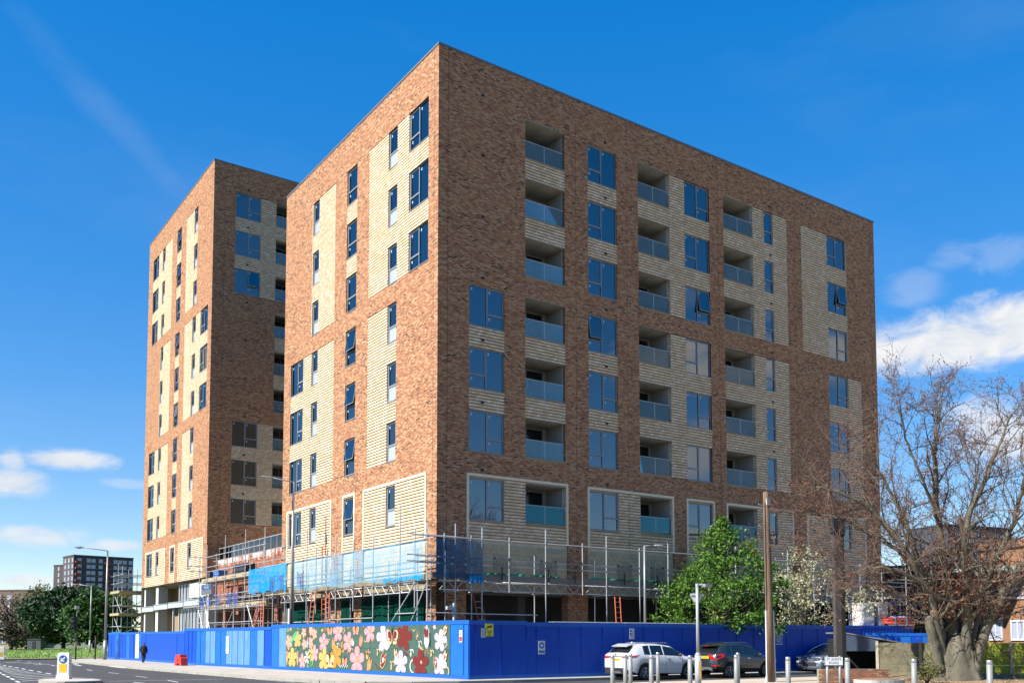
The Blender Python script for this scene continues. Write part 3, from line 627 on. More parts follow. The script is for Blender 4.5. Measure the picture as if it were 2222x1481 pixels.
# grass verge, slightly humped
g=MB(); rows=[]
for i in range(22):
    f=i/21
    rows.append([( -62+ (f*0)+j*2.6, 53.5+62*f+ .06*(j*2.6-50)*(1-f) , -.04+.62*math.sin(PI*min(1,f*1.2))*(.75+.25*math.sin(j*.55))) for j in range(27)])
for i in range(21):
    for j in range(26): g.quad(rows[i][j],rows[i][j+1],rows[i+1][j+1],rows[i+1][j])
gv=g.build('grass_verge',GRASS,smooth=True); gv['kind']='structure'
SGN=1
gk=[(-60,51.2),(-30,51.8),(-14,52.6),(-6,53.4),(1.8,53.9)]
sheet('verge_path',[(-60,51.2),(-30,51.8),(-14,52.6),(-6,53.4),(1.8,53.9),(1.8,55.6),(-6,55.2),(-14,54.6),(-30,53.9),(-60,53)],.0,mat('pinkish_path',(.38,.29,.23),.9,noise=.15))
kerbs(bpy.data.objects['verge_path'],gk,z1=.0,step=1.8)
# grass blades and daisies
g=MB(); rr=random.Random(3)
for k in range(9000):
    x=-28+28.5*rr.random(); f=rr.random()**1.5; y=54.0+45*f+.06*(x+12); 
    jj=(x+62)/2.6; F=(y-53.5)/62; z=-.04+.62*math.sin(PI*min(1,max(0,F)*1.2))*(.75+.25*math.sin(jj*.55))-.03
    a=rr.random()*PI; w=.05; h=.10+.16*rr.random(); dx,dy=w*math.cos(a),w*math.sin(a); lx,ly=(rr.random()-.5)*.1,(rr.random()-.5)*.1
    g.add([(x-dx,y-dy,z),(x+dx,y+dy,z),(x+lx,y+ly,z+h)],[(0,1,2)],0 if rr.random()<.985 else 1)
go=g.build('grass',[leaf_mat('grass_blade',[(.12,.22,.03),(.22,.34,.06),(.32,.42,.11)]),mat('daisy_white',(.8,.8,.75),.8)]); tag(go,'short bright green grass with daisies on the roundabout verge','grass',None,'stuff')
# ---- road markings: flat paint laid on the asphalt (each dash its own piece of the road)
def dash(p,q,w=.12):
    p=Vector((*p,0)); q=Vector((*q,0)); t=(q-p).normalized(); n=Vector((-t.y,t.x,0))*w/2; g=MB(); z=-.116
    g.quad(*[(v.x,v.y,z) for v in (p-n,p+n,q+n,q-n)]); 
    if (q-p).cross(n).z<0: pass
    o=g.build('road_marking',PAINT,rd); return o
y=2.5
for k in range(12):      # edge dashes of the hatched area, right side
    dash((-14.55+.012*k,9.0+3.1*k),(-14.5+.012*k,10.9+3.1*k),.14)
for k in range(12): dash((-17.25+.2*k*.9,5.6+3.1*k),(-17.15+.2*k*.9,7.4+3.1*k),.14)
for k in range(13):      # hatching
    yy=7.5+2.0*k; f=min(1,k/16); dash((-17.0+2.1*f,yy-.6),(-14.75,yy+1.6),.16)
for k in range(10): dash((-11.6+.2*math.sin(k),2+6*k),(-11.5,4+6*k),.10)
for p,q in (((-9.4,36.5),(-9.1,41.5)),((-10.2,31.0),(-9.9,35.0)),((-8.9,23.8),(-8.9,28.2))): dash(p,q,.22)
for p in ((-12.6,40),(-12.4,36),(-11.9,32),(-13.3,44)): dash(p,(p[0]+1.2,p[1]+.6),.4)
dash((-13.9,4.6),(-9.0,4.0),.10); dash((-13.2,3.0),(-12.2,-6),.12)
for k in range(9): dash((-8.42+.02*k+ (0.06*k if k>3 else 0),20-2.4*k),(-8.40+.02*(k+1)+(0.06*(k+1) if k>3 else 0),17.8-2.4*k),.07)
# parking bay lines beside the cars
for a,b in (((3.2,-9.4),(15.5,-9.9)),((3.4,-10.2),(15.8,-10.75))): dash(a,b,.10)
# ---- traffic island with its lit bollard
def island(name,cx,cy,rx,ry,label):
    I=empty(name,(cx,cy,-.12),0,label,'traffic island','traffic islands in the main road')
    pts=[]
    for i in range(24):
        t=2*PI*i/24; c,s=math.cos(t),math.sin(t); pts.append((rx*math.copysign(abs(c)**.6,c),ry*math.copysign(abs(s)**.8,s)))
    g=MB(); g.prism(pts,0,.11,'z'); g.build('kerb_ring',KERB,I,recalc=True)
    g=MB(); g.prism([(x*.88,y*.9) for x,y in pts],.09,.118,'z'); g.build('paved_top',mat('island_top',(.48,.45,.40),.9,noise=.15),I,recalc=True)
    return I
island('traffic_island',-15.45,4.55,1.15,1.9,'kerbed concrete island under the keep-left bollard on the road')
island('traffic_island',-15.2,49.3,1.5,.9,'kerbed concrete island beyond the hatching beside the plain white bollard')
def keepleft(loc,rz,sign,label,sc=1):
    B=empty('traffic_bollard',loc,rz,label,'bollard'); B.scale=(sc,sc,sc)
    WHT=mat('white_plastic',(.78,.77,.72),.5); YEL=mat('yellow_reflective',(.80,.50,.02),.5)
    g=MB(); a=.24; b=.13
    rings=[[(x*k,y*k,z) for x,y in ((-a,-b),(a,-b),(a,b),(-a,b))] for z,k in ((0,1.12),(.12,1.12),(.14,1.0),(.98,.98),(1.04,.93),(1.07,.80))]; g.loft(rings); g.build('shell',WHT,B)
    g=MB(); g.box(-.15,.15,-.137,-.131,.28,.62); g.build('yellow_panel',YEL,B)
    g=MB(); g.box(-.247,-.241,-.09,.09,.2,.95); g.build('yellow_side',YEL,B)
    if sign:
        g=MB(); g.poly([(.165*math.cos(t),-.139,.81+.165*math.sin(t)) for t in [2*PI*i/24 for i in range(24)]]); g.build('blue_disc',mat('sign_blue',(.01,.09,.33),.4),B)
        g=MB()
        def rp(pts):
            c=math.cos(RAD(225)); s=math.sin(RAD(225)); return [(x*c-z*s,-.143,.81+x*s+z*c) for x,z in pts]
        g.poly(rp([(-.115,-.022),(.03,-.022),(.03,.022),(-.115,.022)])); g.poly(rp([(.0,-.085),(.035,-.10),(.125,0),(.035,.10),(.0,.085),(.06,0)])); g.build('white_arrow',WHT,B)
    return B
keepleft((-15.55,5.3,.0),RAD(-34.7),True,'white and yellow keep-left bollard with blue arrow disc on its island',1.06)
keepleft((-12.9,50.2,.0),RAD(-20),False,'plain white and yellow bollard by the grass verge',1.0)
# ================================================================= hoardings
BLUE=mat('hoarding_blue',(.003,.072,.48),.5,noise=.10,nscale=1.5,spec=.22)
BLUEF=mat('hoarding_blue_faded',(.10,.26,.54),.6,noise=.22,nscale=2.5,stretch=(1,1,.35))
BLUEM=mat('hoarding_blue_mid',(.012,.14,.52),.5,spec=.25,noise=.14,nscale=2)
BLUEC=mat('hoarding_capping_blue',(.012,.12,.52),.5,spec=.25,noise=.12)
def hoard(name,p,q,h,widths,mats,label,inset=None,cap=True):
    """site hoarding from p to q: one mesh per panel, capping and skirting boards; local x along it, -y outside"""
    p=Vector((*p,0)); q=Vector((*q,0)); d=q-p; L=d.length; rz=math.atan2(d.y,d.x)
    H=empty(name,p,rz,label,'hoarding')
    tot=sum(widths); x=0
    for i,w in enumerate(widths):
        w=w*L/tot; m=mats[i%len(mats)] 
        if m is not None:
            g=MB(); off=.012*random.random(); a,b=x+.012,x+w-.012
            g.box(a,b,-.02-off,.03,.16,h-.14); 
            g.box(a,a+.02,-.034-off,-.02-off,.16,h-.14); g.box(b-.02,b,-.034-off,-.02-off,.16,h-.14)
            g.build('panel',m,H)
        x+=w
    g=MB(); g.box(0,L,.02,.05,.1,h-.1); g.build('backing_rail',mat('hoarding_gap_dark',(.004,.02,.12),.7),H)
    g=MB(); g.box(-.03,L+.03,-.05,.09,h-.15,h+.03); g.build('capping',BLUEC,H)
    g=MB(); g.box(-.02,L+.02,-.046,.09,0,.17); g.build('skirting',BLUEC,H)
    k=1.2
    while k<L:
        g=MB(); g.box(k-.04,k+.04,.1,.18,0,h-.05); g.build('post',mat('timber_post',(.25,.18,.11),.9),H); k+=2.4
    return H,L,rz
C0=(-1.38,-5.21); C1=(-3.28,13.15); C2=(-4.62,25.9); C3=(-4.30,25.95); C4=(-4.45,37.0); C5=(-4.87,48.16)
# near stretch with the painted boards (panels run from its far end to the street corner, so that the outside is -y locally)
HA,LA,RZA=hoard('hoarding',C1,C0,2.52,[.9,.9,15.2,.95,.35],[BLUEM,BLUEF,None,BLUEM,BLUEM],'bright blue site hoarding carrying the painted flower mural at the street corner')
HB,LB,_=hoard('hoarding',C2,C1,2.40,[.7,.65,.7,.75,.8,.75,.85,.85,.8,.9,.85,.9,.85,.95,.95,.95],[BLUE,BLUE,BLUE,BLUEM,BLUEM,BLUEF,BLUEF,BLUEM,BLUEM,BLUEF,BLUEF,BLUEF,BLUEF,BLUEM,BLUEF,BLUE],'faded blue hoarding of narrow patched panels beyond the flower mural')
hoard('hoarding',C4,C3,2.23,[4.4,1.5],[BLUE,BLUE],'plain deep blue hoarding of two wide boards beside the walking person')
hoard('hoarding',C5,C4,2.23,[1]*10,[BLUE,BLUE,BLUEM],'far blue hoarding of narrow boards ending by the lamp post on the road bend')
DS=(1.52,-5.36); HR=(24.4,-6.45)
hoard('hoarding',C0,DS,2.50,[.28,1.3,1.3],[BLUE,BLUE,BLUE],'dark blue site gate boards with the yellow camera notice')
hoard('hoarding',DS,HR,2.45,[.5]+[1.2]*18,[BLUE],'long shaded blue hoarding behind the parked cars')
# ---- signs on the hoarding
def plate(par,name,x,z,w,h,m,y=-.052,t=.006):
    g=MB(); g.box(x-w/2,x+w/2,y-t,y,z-h/2,z+h/2); return g.build(name,m,par)
WH_=mat('sign_white',(.75,.75,.73),.5); YEL_=mat('sign_yellow',(.78,.72,.03),.5); RED_=mat('sign_red',(.70,.05,.03),.5); SB_=mat('sign_mid_blue',(.02,.16,.50),.5); BLK_=mat('sign_black',(.015,.015,.015),.6)
def sign(name,p,rz,label,cat='sign'): return empty(name,p,rz,label,cat)
def along(p,q,t): 
    p=Vector((*p,0)); q=Vector((*q,0)); return p+(q-p)*t, math.atan2((q-p).y,(q-p).x)
def hs_(p,q,t,z,label,cat='sign'):
    v,rz=along(p,q,t); v.z=z; return empty('sign',v,rz,label,cat)
s_=hs_(C0,DS,.335,2.12,'yellow warning notice with a camera symbol on the blue gate boards'); plate(s_,'board',0,0,.42,.55,YEL_)
g=MB(); g.box(-.11,.10,-.064,-.060,.10,.17); g.box(.06,.15,-.064,-.060,.15,.21); g.box(-.14,-.10,-.064,-.060,.02,.10); g.build('camera_symbol',BLK_,s_)
for k,wd in enumerate((.24,.18,.10,.22)): plate(s_,'text_line',0,-.06-.055*k,wd,.022,BLK_,-.06)
s_=hs_(C0,DS,.235,2.0,'small pale paper notice in a sleeve beside the yellow camera sign'); plate(s_,'board',0,0,.24,.42,mat('sleeve',(.42,.45,.50),.4))
s_=hs_(DS,HR,.035,1.35,'blue and white mandatory face covering sign on the shaded hoarding'); plate(s_,'board',0,0,.36,.60,WH_)
g=MB(); g.poly([(.15*math.cos(t),-.062,.09+.15*math.sin(t)) for t in [2*PI*i/20 for i in range(20)]]); g.build('blue_disc',SB_,s_)
plate(s_,'face_symbol',0,.09,.12,.10,WH_,-.064,.003); plate(s_,'text_panel',0,-.19,.32,.12,SB_,-.06)
s_=hs_(DS,HR,.262,1.98,'white parking notice with two blue symbols above the white car'); plate(s_,'board',0,0,.30,.50,WH_)
for zz in (.15,-.01): plate(s_,'blue_symbol',-.08,zz,.11,.12,SB_,-.06)
lm=text_mesh('P',.12,WH_)
for zz in (.15,-.01): l=link('lettering',lm,s_,(-.08,-.0645,zz)); l.rotation_euler=(PI/2,0,0)
for k in range(9): plate(s_,'text_line',.06 if k<6 else 0,.19-.045*k,.13 if k<6 else .2,.014,mat('grey_print',(.2,.2,.22),.6),-.06)
s_=hs_(DS,HR,.70,1.82,'blue and white site entry notice by the timber pole'); plate(s_,'board',0,0,.62,.78,WH_); plate(s_,'blue_panel',0,-.12,.56,.46,SB_,-.06)
for k in range(4): plate(s_,'text_line',0,.04-.09*k,.42-.04*k,.028,WH_,-.0665,.003)
l=link('lettering',text_mesh('100',.2,BLK_),s_,(0.05,-.0625,.25)); l.rotation_euler=(PI/2,0,0)
v,rz=along(C1,C0,.972); v.z=1.85; s_=empty('sign',v,rz,'white and red notice on the bright blue corner panel','sign'); plate(s_,'board',0,0,.22,.52,WH_); plate(s_,'red_panel',0,-.12,.18,.2,RED_,-.06); plate(s_,'red_mark',0,.1,.06,.08,RED_,-.06)
v,rz=along(C2,C1,.54); v.z=1.35; s_=empty('sign',v,rz,'pale blue site logo notice on the faded hoarding','sign'); plate(s_,'board',0,0,.46,1.1,mat('pale_notice',(.45,.66,.80),.6)); g=MB(); g.poly([(-.06,-.061,.3),(.05,-.061,.32),(-.02,-.061,-.1)]); g.poly([(-.1,-.061,.0),(.0,-.061,-.05),(.08,-.061,-.28)]); g.build('blue_mark',SB_,s_)
v,rz=along(C5,C4,.80); v.z=1.15; s_=empty('sign',v,rz,'tall blank white notice board on the far blue hoarding','sign'); plate(s_,'board',0,0,.9,1.9,WH_)
# ================================================================= painted mural
DKG=mat('mural_green',(.045,.105,.075),.7,noise=.15,nscale=2)
PC={'pink':(.82,.38,.42),'peach':(.82,.42,.28),'orange':(.80,.33,.05),'yel':(.82,.55,.17),'lil':(.66,.60,.84),'red':(.24,.035,.03),'cream':(.80,.62,.36),'wh':(.82,.80,.78),'gr':(.20,.62,.22),'blk':(.015,.013,.013),'mint':(.12,.60,.38),'dk':(.16,.02,.02),'grey':(.45,.52,.58),'brn':(.16,.09,.08)}
PM={k:mat('mural_'+k,tuple(v*.72 for v in c),.8,spec=.2) for k,c in PC.items()}; PK=list(PM); 
x0=LA*1.8/18.3; x1=LA*17.0/18.3; MW=x1-x0; Z0,Z1=.17,2.37; MH=Z1-Z0
nb=7
for k in range(nb):
    for r in (0,1):
        g=MB(); a=x0+k*MW/nb; b=a+MW/nb; g.box(a+.006,b-.006,-.045,.0,Z0+r*MH/2+.005,Z0+(r+1)*MH/2-.005); g.build('mural_board',DKG,HA)
def PX(u,v): return (x0+u*MW,Z0+v*MH)       # u 0..1 along, v 0..1 up
LAY=[0]
class Paint(MB):
    def shape(s,pts,c):
        LAY[0]+=1; y=-.0475-.00004*LAY[0]; s.poly([(x,y,z) for x,z in pts],PK.index(c))
    def stroke(s,pts,w,c):
        LAY[0]+=1; y=-.0475-.00004*LAY[0]; P=[Vector((x,0,z)) for x,z in pts]
        A=[];B=[]
        for i,p in enumerate(P):
            t=(P[min(i+1,len(P)-1)]-P[max(0,i-1)]).normalized(); n=Vector((-t.z,0,t.x))*w/2; A.append(p+n); B.append(p-n)
        for i in range(len(P)-1): s.quad(*[(v.x,y,v.z) for v in (B[i],B[i+1],A[i+1],A[i])],PK.index(c))
pa=Paint()
def blob(cx,cz,rx,rz,ang,c,n=14,pinch=.35):
    ca,sa=math.cos(ang),math.sin(ang); pts=[]
    for i in range(n):
        t=2*PI*i/n; x=rx*math.cos(t); z=rz*math.sin(t); x*=(1+pinch*z/rz); pts.append((cx+x*ca-z*sa,cz+x*sa+z*ca))
    pa.shape(pts,c)
LIGHT={'pink':'wh','peach':'wh','orange':'yel','yel':'orange','lil':'grey','red':'dk','cream':'brn','wh':'grey'}
def flower(u,v,r,c,cc=None,n=5,rot=None):
    x,z=PX(u,v); r*=.76; rot=random.random() if rot is None else rot
    for k in range(n):
        a=rot+2*PI*k/n; px=x+r*.58*math.cos(a); pz=z+r*.62*math.sin(a); blob(px,pz,r*.36,r*.50,a-PI/2,c)
        pa.stroke([(x+r*.2*math.cos(a),z+r*.2*math.sin(a)),(x+r*.85*math.cos(a+.08),z+r*.85*math.sin(a+.08))],.018,LIGHT[c])
        pa.stroke([(x+r*.2*math.cos(a),z+r*.2*math.sin(a)),(x+r*.7*math.cos(a-.3),z+r*.7*math.sin(a-.3))],.012,LIGHT[c])
    blob(x,z,r*.2,r*.22,0,c)
    if cc:
        blob(x+r*.12,z+r*.1,r*.24,r*.26,.3,cc); blob(x+r*.12,z+r*.1,r*.13,r*.15,.3,'peach' if cc!='peach' else 'orange')
def butterfly(u,v,r,c1,c2,open_=True,rot=0):
    x,z=PX(u,v); r*=.86
    if open_:
        for s in (-1,1):
            blob(x+s*r*.42,z-.05*r,r*.42,r*.72,-s*.35,'blk'); blob(x+s*r*.42,z-.05*r,r*.37,r*.66,-s*.35,c2); blob(x+s*r*.36,z+.02*r,r*.25,r*.48,-s*.3,c1); blob(x+s*r*.45,z-.3*r,r*.13,r*.16,0,'cream' if c1!='cream' else 'red'); blob(x+s*r*.47,z-.52*r,r*.22,r*.14,0,c2); blob(x+s*r*.45,z-.32*r,r*.06,r*.07,0,'blk')
            pa.stroke([(x,z+.6*r),(x+s*.14*r,z+.85*r),(x+s*.2*r,z+1.05*r)],.016,'blk')
        blob(x,z+.25*r,r*.09,r*.42,0,'blk')
    else:
        def W(px,pz): 
            c,s=math.cos(rot),math.sin(rot); return (x+px*c-pz*s,z+px*s+pz*c)
        pa.shape([W(*p) for p in ((-.35*r,-.75*r),(-.45*r,.2*r),(-.1*r,.9*r),(.08*r,.35*r),(.38*r,.75*r),(.42*r,-.3*r),(.1*r,-.85*r))],'blk' if c2=='red' else c2)
        pa.shape([W(*p) for p in ((-.29*r,-.68*r),(-.38*r,.2*r),(-.1*r,.8*r),(.07*r,.25*r),(.33*r,.62*r),(.36*r,-.25*r),(.08*r,-.76*r))],c1)
        xx,zz=W(.0,-.05*r); blob(xx,zz,r*.17,r*.25,rot,'wh' if c1=='red' else 'pink'); blob(xx,zz,r*.08,r*.12,rot,c2)
        pa.stroke([W(-.3*r,-.5*r),W(.3*r,.1*r)],.03,c2); pa.stroke([W(-.5*r,-.8*r),W(.1*r,-.9*r)],.03,'blk')
def squig(u,v,r,c,kind=0,w=.05,rot=0):
    x,z=PX(u,v); P=[]; r*=.8; w*=.8
    for i in range(15):
        t=i/14
        if kind==0: px,pz=(t-.5)*2*r*.6+.35*r*math.sin(2*PI*t*1.3),r*math.cos(2*PI*t*1.25)*.8
        elif kind==1: px,pz=r*math.cos(PI*t),r*math.sin(PI*t)
        else: px,pz=(t-.5)*2*r,.35*r*math.sin(2*PI*t*1.5)
        c_,s_2=math.cos(rot),math.sin(rot); P.append((x+px*c_-pz*s_2,z+px*s_2+pz*c_))
    pa.stroke(P,w,c)
def rays(u,v,r,c,a0=0.3,n=3):
    x,z=PX(u,v)
    for k in range(n):
        a=a0+k*.35; pa.stroke([(x+r*.4*math.cos(a),z+r*.4*math.sin(a)),(x+r*math.cos(a),z+r*math.sin(a))],.06,c)
# upper row
rays(.012,.83,.35,'gr',1.1); squig(.09,.93,.12,'mint',1); rays(.035,.86,.3,'peach',1.2); flower(.022,.63,.52,'peach'); flower(.088,.70,.54,'yel',rot=.4)
x,z=PX(.062,.75); pa.shape([(x-.42,z-.32),(x-.2,z+.05),(x+.15,z+.32),(x+.42,z+.30),(x+.05,z-.12)],'gr'); pa.stroke([(x-.5,z-.36),(x,z-.1),(x+.5,z+.2)],.07,'mint')
for k in range(6): pa.stroke([(x-.35+.13*k,z-.2+.07*k),(x-.38+.14*k,z+.02+.09*k)],.02,'blk')
for u,v,r in ((.135,.86,.34),(.185,.93,.36),(.212,.83,.36),(.14,.58,.36),(.185,.62,.38)): flower(u,v,r,'peach')
x,z=PX(.163,.64); blob(x,z,.20,.42,0,'brn'); blob(x-.02,z-.12,.13,.22,0,'grey'); blob(x+.05,z+.15,.05,.07,0,'wh'); blob(x+.05,z+.15,.025,.035,0,'blk'); pa.stroke([(x-.02,z+.38),(x-.06,z+.75)],.1,'brn'); pa.stroke([(x+.08,z+.38),(x+.12,z+.7)],.09,'brn')
squig(.045,.53,.09,'peach',1)
rays(.268,.84,.25,'yel',1.3,3); squig(.288,.93,.13,'orange',0); butterfly(.318,.90,.36,'orange','pink'); flower(.276,.62,.60,'pink','orange'); squig(.312,.66,.16,'pink',0); flower(.372,.87,.62,'pink','orange'); butterfly(.343,.60,.42,'orange','peach',False); squig(.372,.55,.22,'wh',0); rays(.385,.58,.34,'orange',-.6,4); squig(.414,.90,.2,'yel',2,.06,1.4)
flower(.440,.64,.64,'pink','orange'); squig(.440,.93,.14,'orange',1); butterfly(.487,.91,.40,'orange','pink'); butterfly(.520,.67,.42,'orange','pink',False,-.2); rays(.486,.60,.35,'wh',2.7,3); rays(.525,.95,.3,'orange',.6,4); flower(.572,.86,.62,'pink','orange'); squig(.548,.70,.16,'yel',1,.05,3.3); squig(.592,.70,.18,'orange',0)
flower(.655,.73,.80,'lil',rot=.5); flower(.768,.76,.80,'red',rot=.1); butterfly(.703,.76,.66,'red','cream')
squig(.82,.92,.12,'yel',1,.05,3.14); butterfly(.838,.78,.26,'red','cream',False,.1); squig(.85,.60,.24,'wh',0)
x,z=PX(.888,.75); blob(x,z-.05,.22,.5,0,'grey'); blob(x-.05,z+.16,.17,.3,.1,'red'); blob(x-.05,z-.25,.16,.24,0,'wh'); blob(x-.02,z+.43,.11,.11,0,'grey'); pa.shape([(x-.12,z+.46),(x-.26,z+.42),(x-.12,z+.38)],'orange'); pa.stroke([(x-.06,z-.5),(x-.08,z-.72),(x-.16,z-.74)],.03,'orange'); pa.stroke([(x+.08,z-.5),(x+.1,z-.72),(x+.2,z-.74)],.03,'orange'); pa.stroke([(x+.2,z+.2),(x+.24,z-.45)],.07,'blk')
rays(.915,.90,.3,'wh',.3,3); butterfly(.978,.90,.42,'cream','red',False,-.3); flower(.955,.68,.60,'lil'); squig(.985,.60,.2,'cream',2,.05,1.2)
# lower row
for u in (.012,.092):
    x,z=PX(u,.23); blob(x,z,.10,.42,0,'peach'); blob(x,z-.15,.06,.22,0,'yel'); pa.stroke([(x-.09,z+.1),(x+.09,z+.14)],.03,'red'); pa.stroke([(x-.09,z+.2),(x+.09,z+.24)],.03,'red'); pa.stroke([(x,z+.38),(x+.04,z+.6)],.025,'blk'); pa.stroke([(x+.05,z-.4),(x-.02,z-.1)],.025,'gr')
squig(.025,.45,.1,'yel',0); squig(.075,.44,.12,'mint',0); flower(.052,.24,.66,'yel',rot=.3); flower(.128,.16,.50,'pink','orange'); flower(.215,.36,.55,'pink'); 
x,z=PX(.163,.26)
for k in range(6): a=2*PI*k/6; blob(x+.17*math.cos(a),z+.22*math.sin(a),.06,.16,a-PI/2,'wh')
blob(x,z,.07,.08,0,'yel'); pa.stroke([(x+.05,z-.15),(x+.06,z-.55)],.05,'gr')
x,z=PX(.193,.34)
for k in range(6): a=.4+2*PI*k/6; blob(x+.17*math.cos(a),z+.24*math.sin(a),.07,.18,a-PI/2,'yel')
blob(x,z-.02,.09,.1,0,'orange'); pa.stroke([(x-.02,z-.2),(x-.03,z-.7)],.05,'gr'); pa.shape([(x+.05,z-.72),(x+.16,z-.1),(x+.26,z-.05),(x+.2,z-.5)],'gr'); pa.shape([(x-.45,z-.72),(x-.38,z-.5),(x-.25,z-.72)],'gr')
squig(.258,.46,.14,'pink',1); flower(.282,.22,.72,'yel',rot=.2); flower(.362,.30,.74,'orange',rot=.6); butterfly(.322,.20,.66,'cream','yel'); rays(.318,.03,.2,'wh',.6,3); squig(.41,.43,.16,'yel',2,.06,.5); squig(.44,.42,.16,'orange',2,.06,1.4); squig(.465,.44,.13,'yel',1); butterfly(.420,.19,.34,'orange','pink')
P=[PX(.385+.007*i,.05 if i%2 else .11) for i in range(9)]; pa.stroke(P,.05,'wh'); flower(.498,.22,.86,'pink','orange',rot=.31)
squig(.558,.36,.26,'orange',0,.07); squig(.575,.46,.14,'pink',1,.05,2.6); rays(.556,.22,.28,'yel',.9,3); butterfly(.573,.13,.52,'orange','peach',False,-.2); P=[PX(.602+.005*(i%2)+.003*i,.19-.022*i) for i in range(8)]; pa.stroke(P,.05,'red')
squig(.622,.42,.24,'cream',0,.06); rays(.665,.42,.36,'wh',.7,4); butterfly(.654,.26,.62,'red','cream',False,-.25); squig(.702,.14,.32,'cream',0,.06); butterfly(.725,.38,.48,'cream','red',False,.35); flower(.752,.20,.70,'lil',rot=.35); P=[PX(.765+.006*i,.46-.02*i if i%2 else .42-.02*i) for i in range(5)]; pa.stroke(P,.06,'red')
squig(.808,.42,.24,'wh',0,.08); rays(.852,.42,.34,'cream',.6,3); squig(.822,.14,.38,'wh',1,.1,1.57); flower(.856,.20,.78,'red','dk',rot=.31); squig(.912,.42,.22,'cream',0,.07); butterfly(.978,.36,.46,'cream','red',False,-.3); flower(.955,.18,.62,'lil',rot=.1); butterfly(.932,.24,.40,'red','cream',False,.35); squig(.984,.06,.26,'cream',1,.08,-1.2)
# keep the paint on the boards
pa.v=[(min(max(x,x0+.01),x1-.01),y,min(max(z,Z0+.01),Z1-.01)) for x,y,z in pa.v]
pm=pa.build('painted_flowers_and_butterflies',[PM[k] for k in PK],HA); 
# ================================================================= scaffolding
rs=random.Random(21)
def lattice(par,p,q,h,step=.42):
    """lattice beam: chords are the part, each strut a sub-part"""
    p=Vector(p); q=Vector(q); d=(q-p); L=d.length; t=d.normalized(); g=MB(); r=.03; o0=par.location
    g.tube(p-o0,q-o0,r); g.tube(p-o0+Vector((0,0,h)),q-o0+Vector((0,0,h)),r); b=g.build('lattice_beam',STEEL,par,smooth=True)
    n=int(L/step)
    for k in range(n):
        a=p+t*(k*L/n); c=p+t*((k+1)*L/n)
        u,v=(a,c+Vector((0,0,h))) if k%2==0 else (a+Vector((0,0,h)),c)
        s=pole('strut',u-o0,v-o0,.022,STEEL,None,6); s.parent=b
SCF=empty('scaffold',(-1.3,-1.4,0),0,'galvanised tube scaffold with lattice beams wrapped round the near block','scaffold')
XL=-1.3; YR=-1.4; TUBE=.030
XS=[-1.3,-.38,.23,1.11,1.74,3.34,5.58,7.98,9.61,11.97,14.11,17.3,19.6,22.0,24.3,26.8,29.2,31.6,34.0,36.8]
for i,x in enumerate(XS):
    top=7.05+.25*rs.random() if i%2==0 else 6.65+.1*rs.random()
    z0=0 if i in (0,2,4,8,11,13,15,17,19) or i in (9,) else (4.0 if i%2 else 0)
    pole('standard',(x,YR,z0),(x,YR,top),TUBE,STEEL,SCF)
    if i%2==0: pole('standard',(x+.1,-.3,0),(x+.1,-.3,6.0),TUBE,STEEL,SCF)
YS=[-.21,1.28,4.19,6.56,8.81,10.0,11.56,12.93,14.9,16.29,18.4]
for i,y in enumerate(YS):
    pole('standard',(XL,y,0 if i%3 else 3.2),(XL,y,(6.75,8.1,7.0,6.9,7.3,6.8)[i%6]+.25*rs.random()),TUBE,STEEL,SCF)
    if i%2==0: pole('standard',(-.3,y+.2,0),(-.3,y+.2,5.8),TUBE,STEEL,SCF)
for z in (6.52,5.56,5.27): 
    for a,b in ((-2.0,5.9),(5.7,12.2),(11.9,18.6),(18.3,25.0),(24.8,31.3),(31.0,37.3)): pole('ledger',(a,YR-.05,z+.02*rs.random()),(b,YR-.05,z+.02*rs.random()),TUBE,STEEL,SCF)
for z in (6.40,5.42,5.12):
    for a,b in ((-2.1,4.4),(4.2,10.3),(10.0,16.2),(16.0,20.2)): pole('ledger',(XL-.05,a,z),(XL-.05,b,z-.03),TUBE,STEEL,SCF)
for z,ext in ((6.55,0),(5.6,.5),(5.3,.5)): pole('ledger',(-2.2-ext*.3,YR+.06,z+.03),(.4,YR+.06,z+.03),TUBE,STEEL,SCF)
for x in XS[::2]: pole('transom',(x+.06,YR-.25,4.50),(x+.06,-.1,4.50),TUBE,STEEL,SCF); pole('transom',(x+.05,YR-.2,4.02),(x+.05,-.1,4.02),TUBE,STEEL,SCF)
for y in YS[::2]: pole('transom',(XL-.25,y+.06,4.36),(-.1,y+.06,4.36),TUBE,STEEL,SCF)
for a,b in ((-.6,2.95),(3.0,7.9),(8.2,12.9),(13.1,17.9),(18.1,22.9),(23.1,27.9),(28.1,32.9),(33.1,37)): lattice(SCF,(a,YR+.06,4.06),(b,YR+.06,4.06),.43); 
for a,b in ((3.0,7.9),(13.1,17.9)): lattice(SCF,(a,-.5,4.06),(b,-.5,4.06),.43,.6)
for a,b in ((.3,5.4),(5.6,9.6),(11.8,17.2)): lattice(SCF,(XL+.06,a,3.97),(XL+.06,b,3.97),.42)
pole('brace',(XL,-.3,4.4),(XL,2.6,2.2),TUBE,STEEL,SCF); pole('brace',(XL,-1.3,4.3),(XL,.9,1.6),TUBE,STEEL,SCF)
for y0,y1,z in ((-.4,1.6,2.95),(9.2,16.5,2.72),(4.0,9.6,2.8)): pole('ledger',(XL-.08,y0,z),(XL-.08,y1,z),TUBE,STEEL,SCF)
pole('ledger',(-1.4,YR-.08,2.95),(5.0,YR-.08,2.92),TUBE,STEEL,SCF)
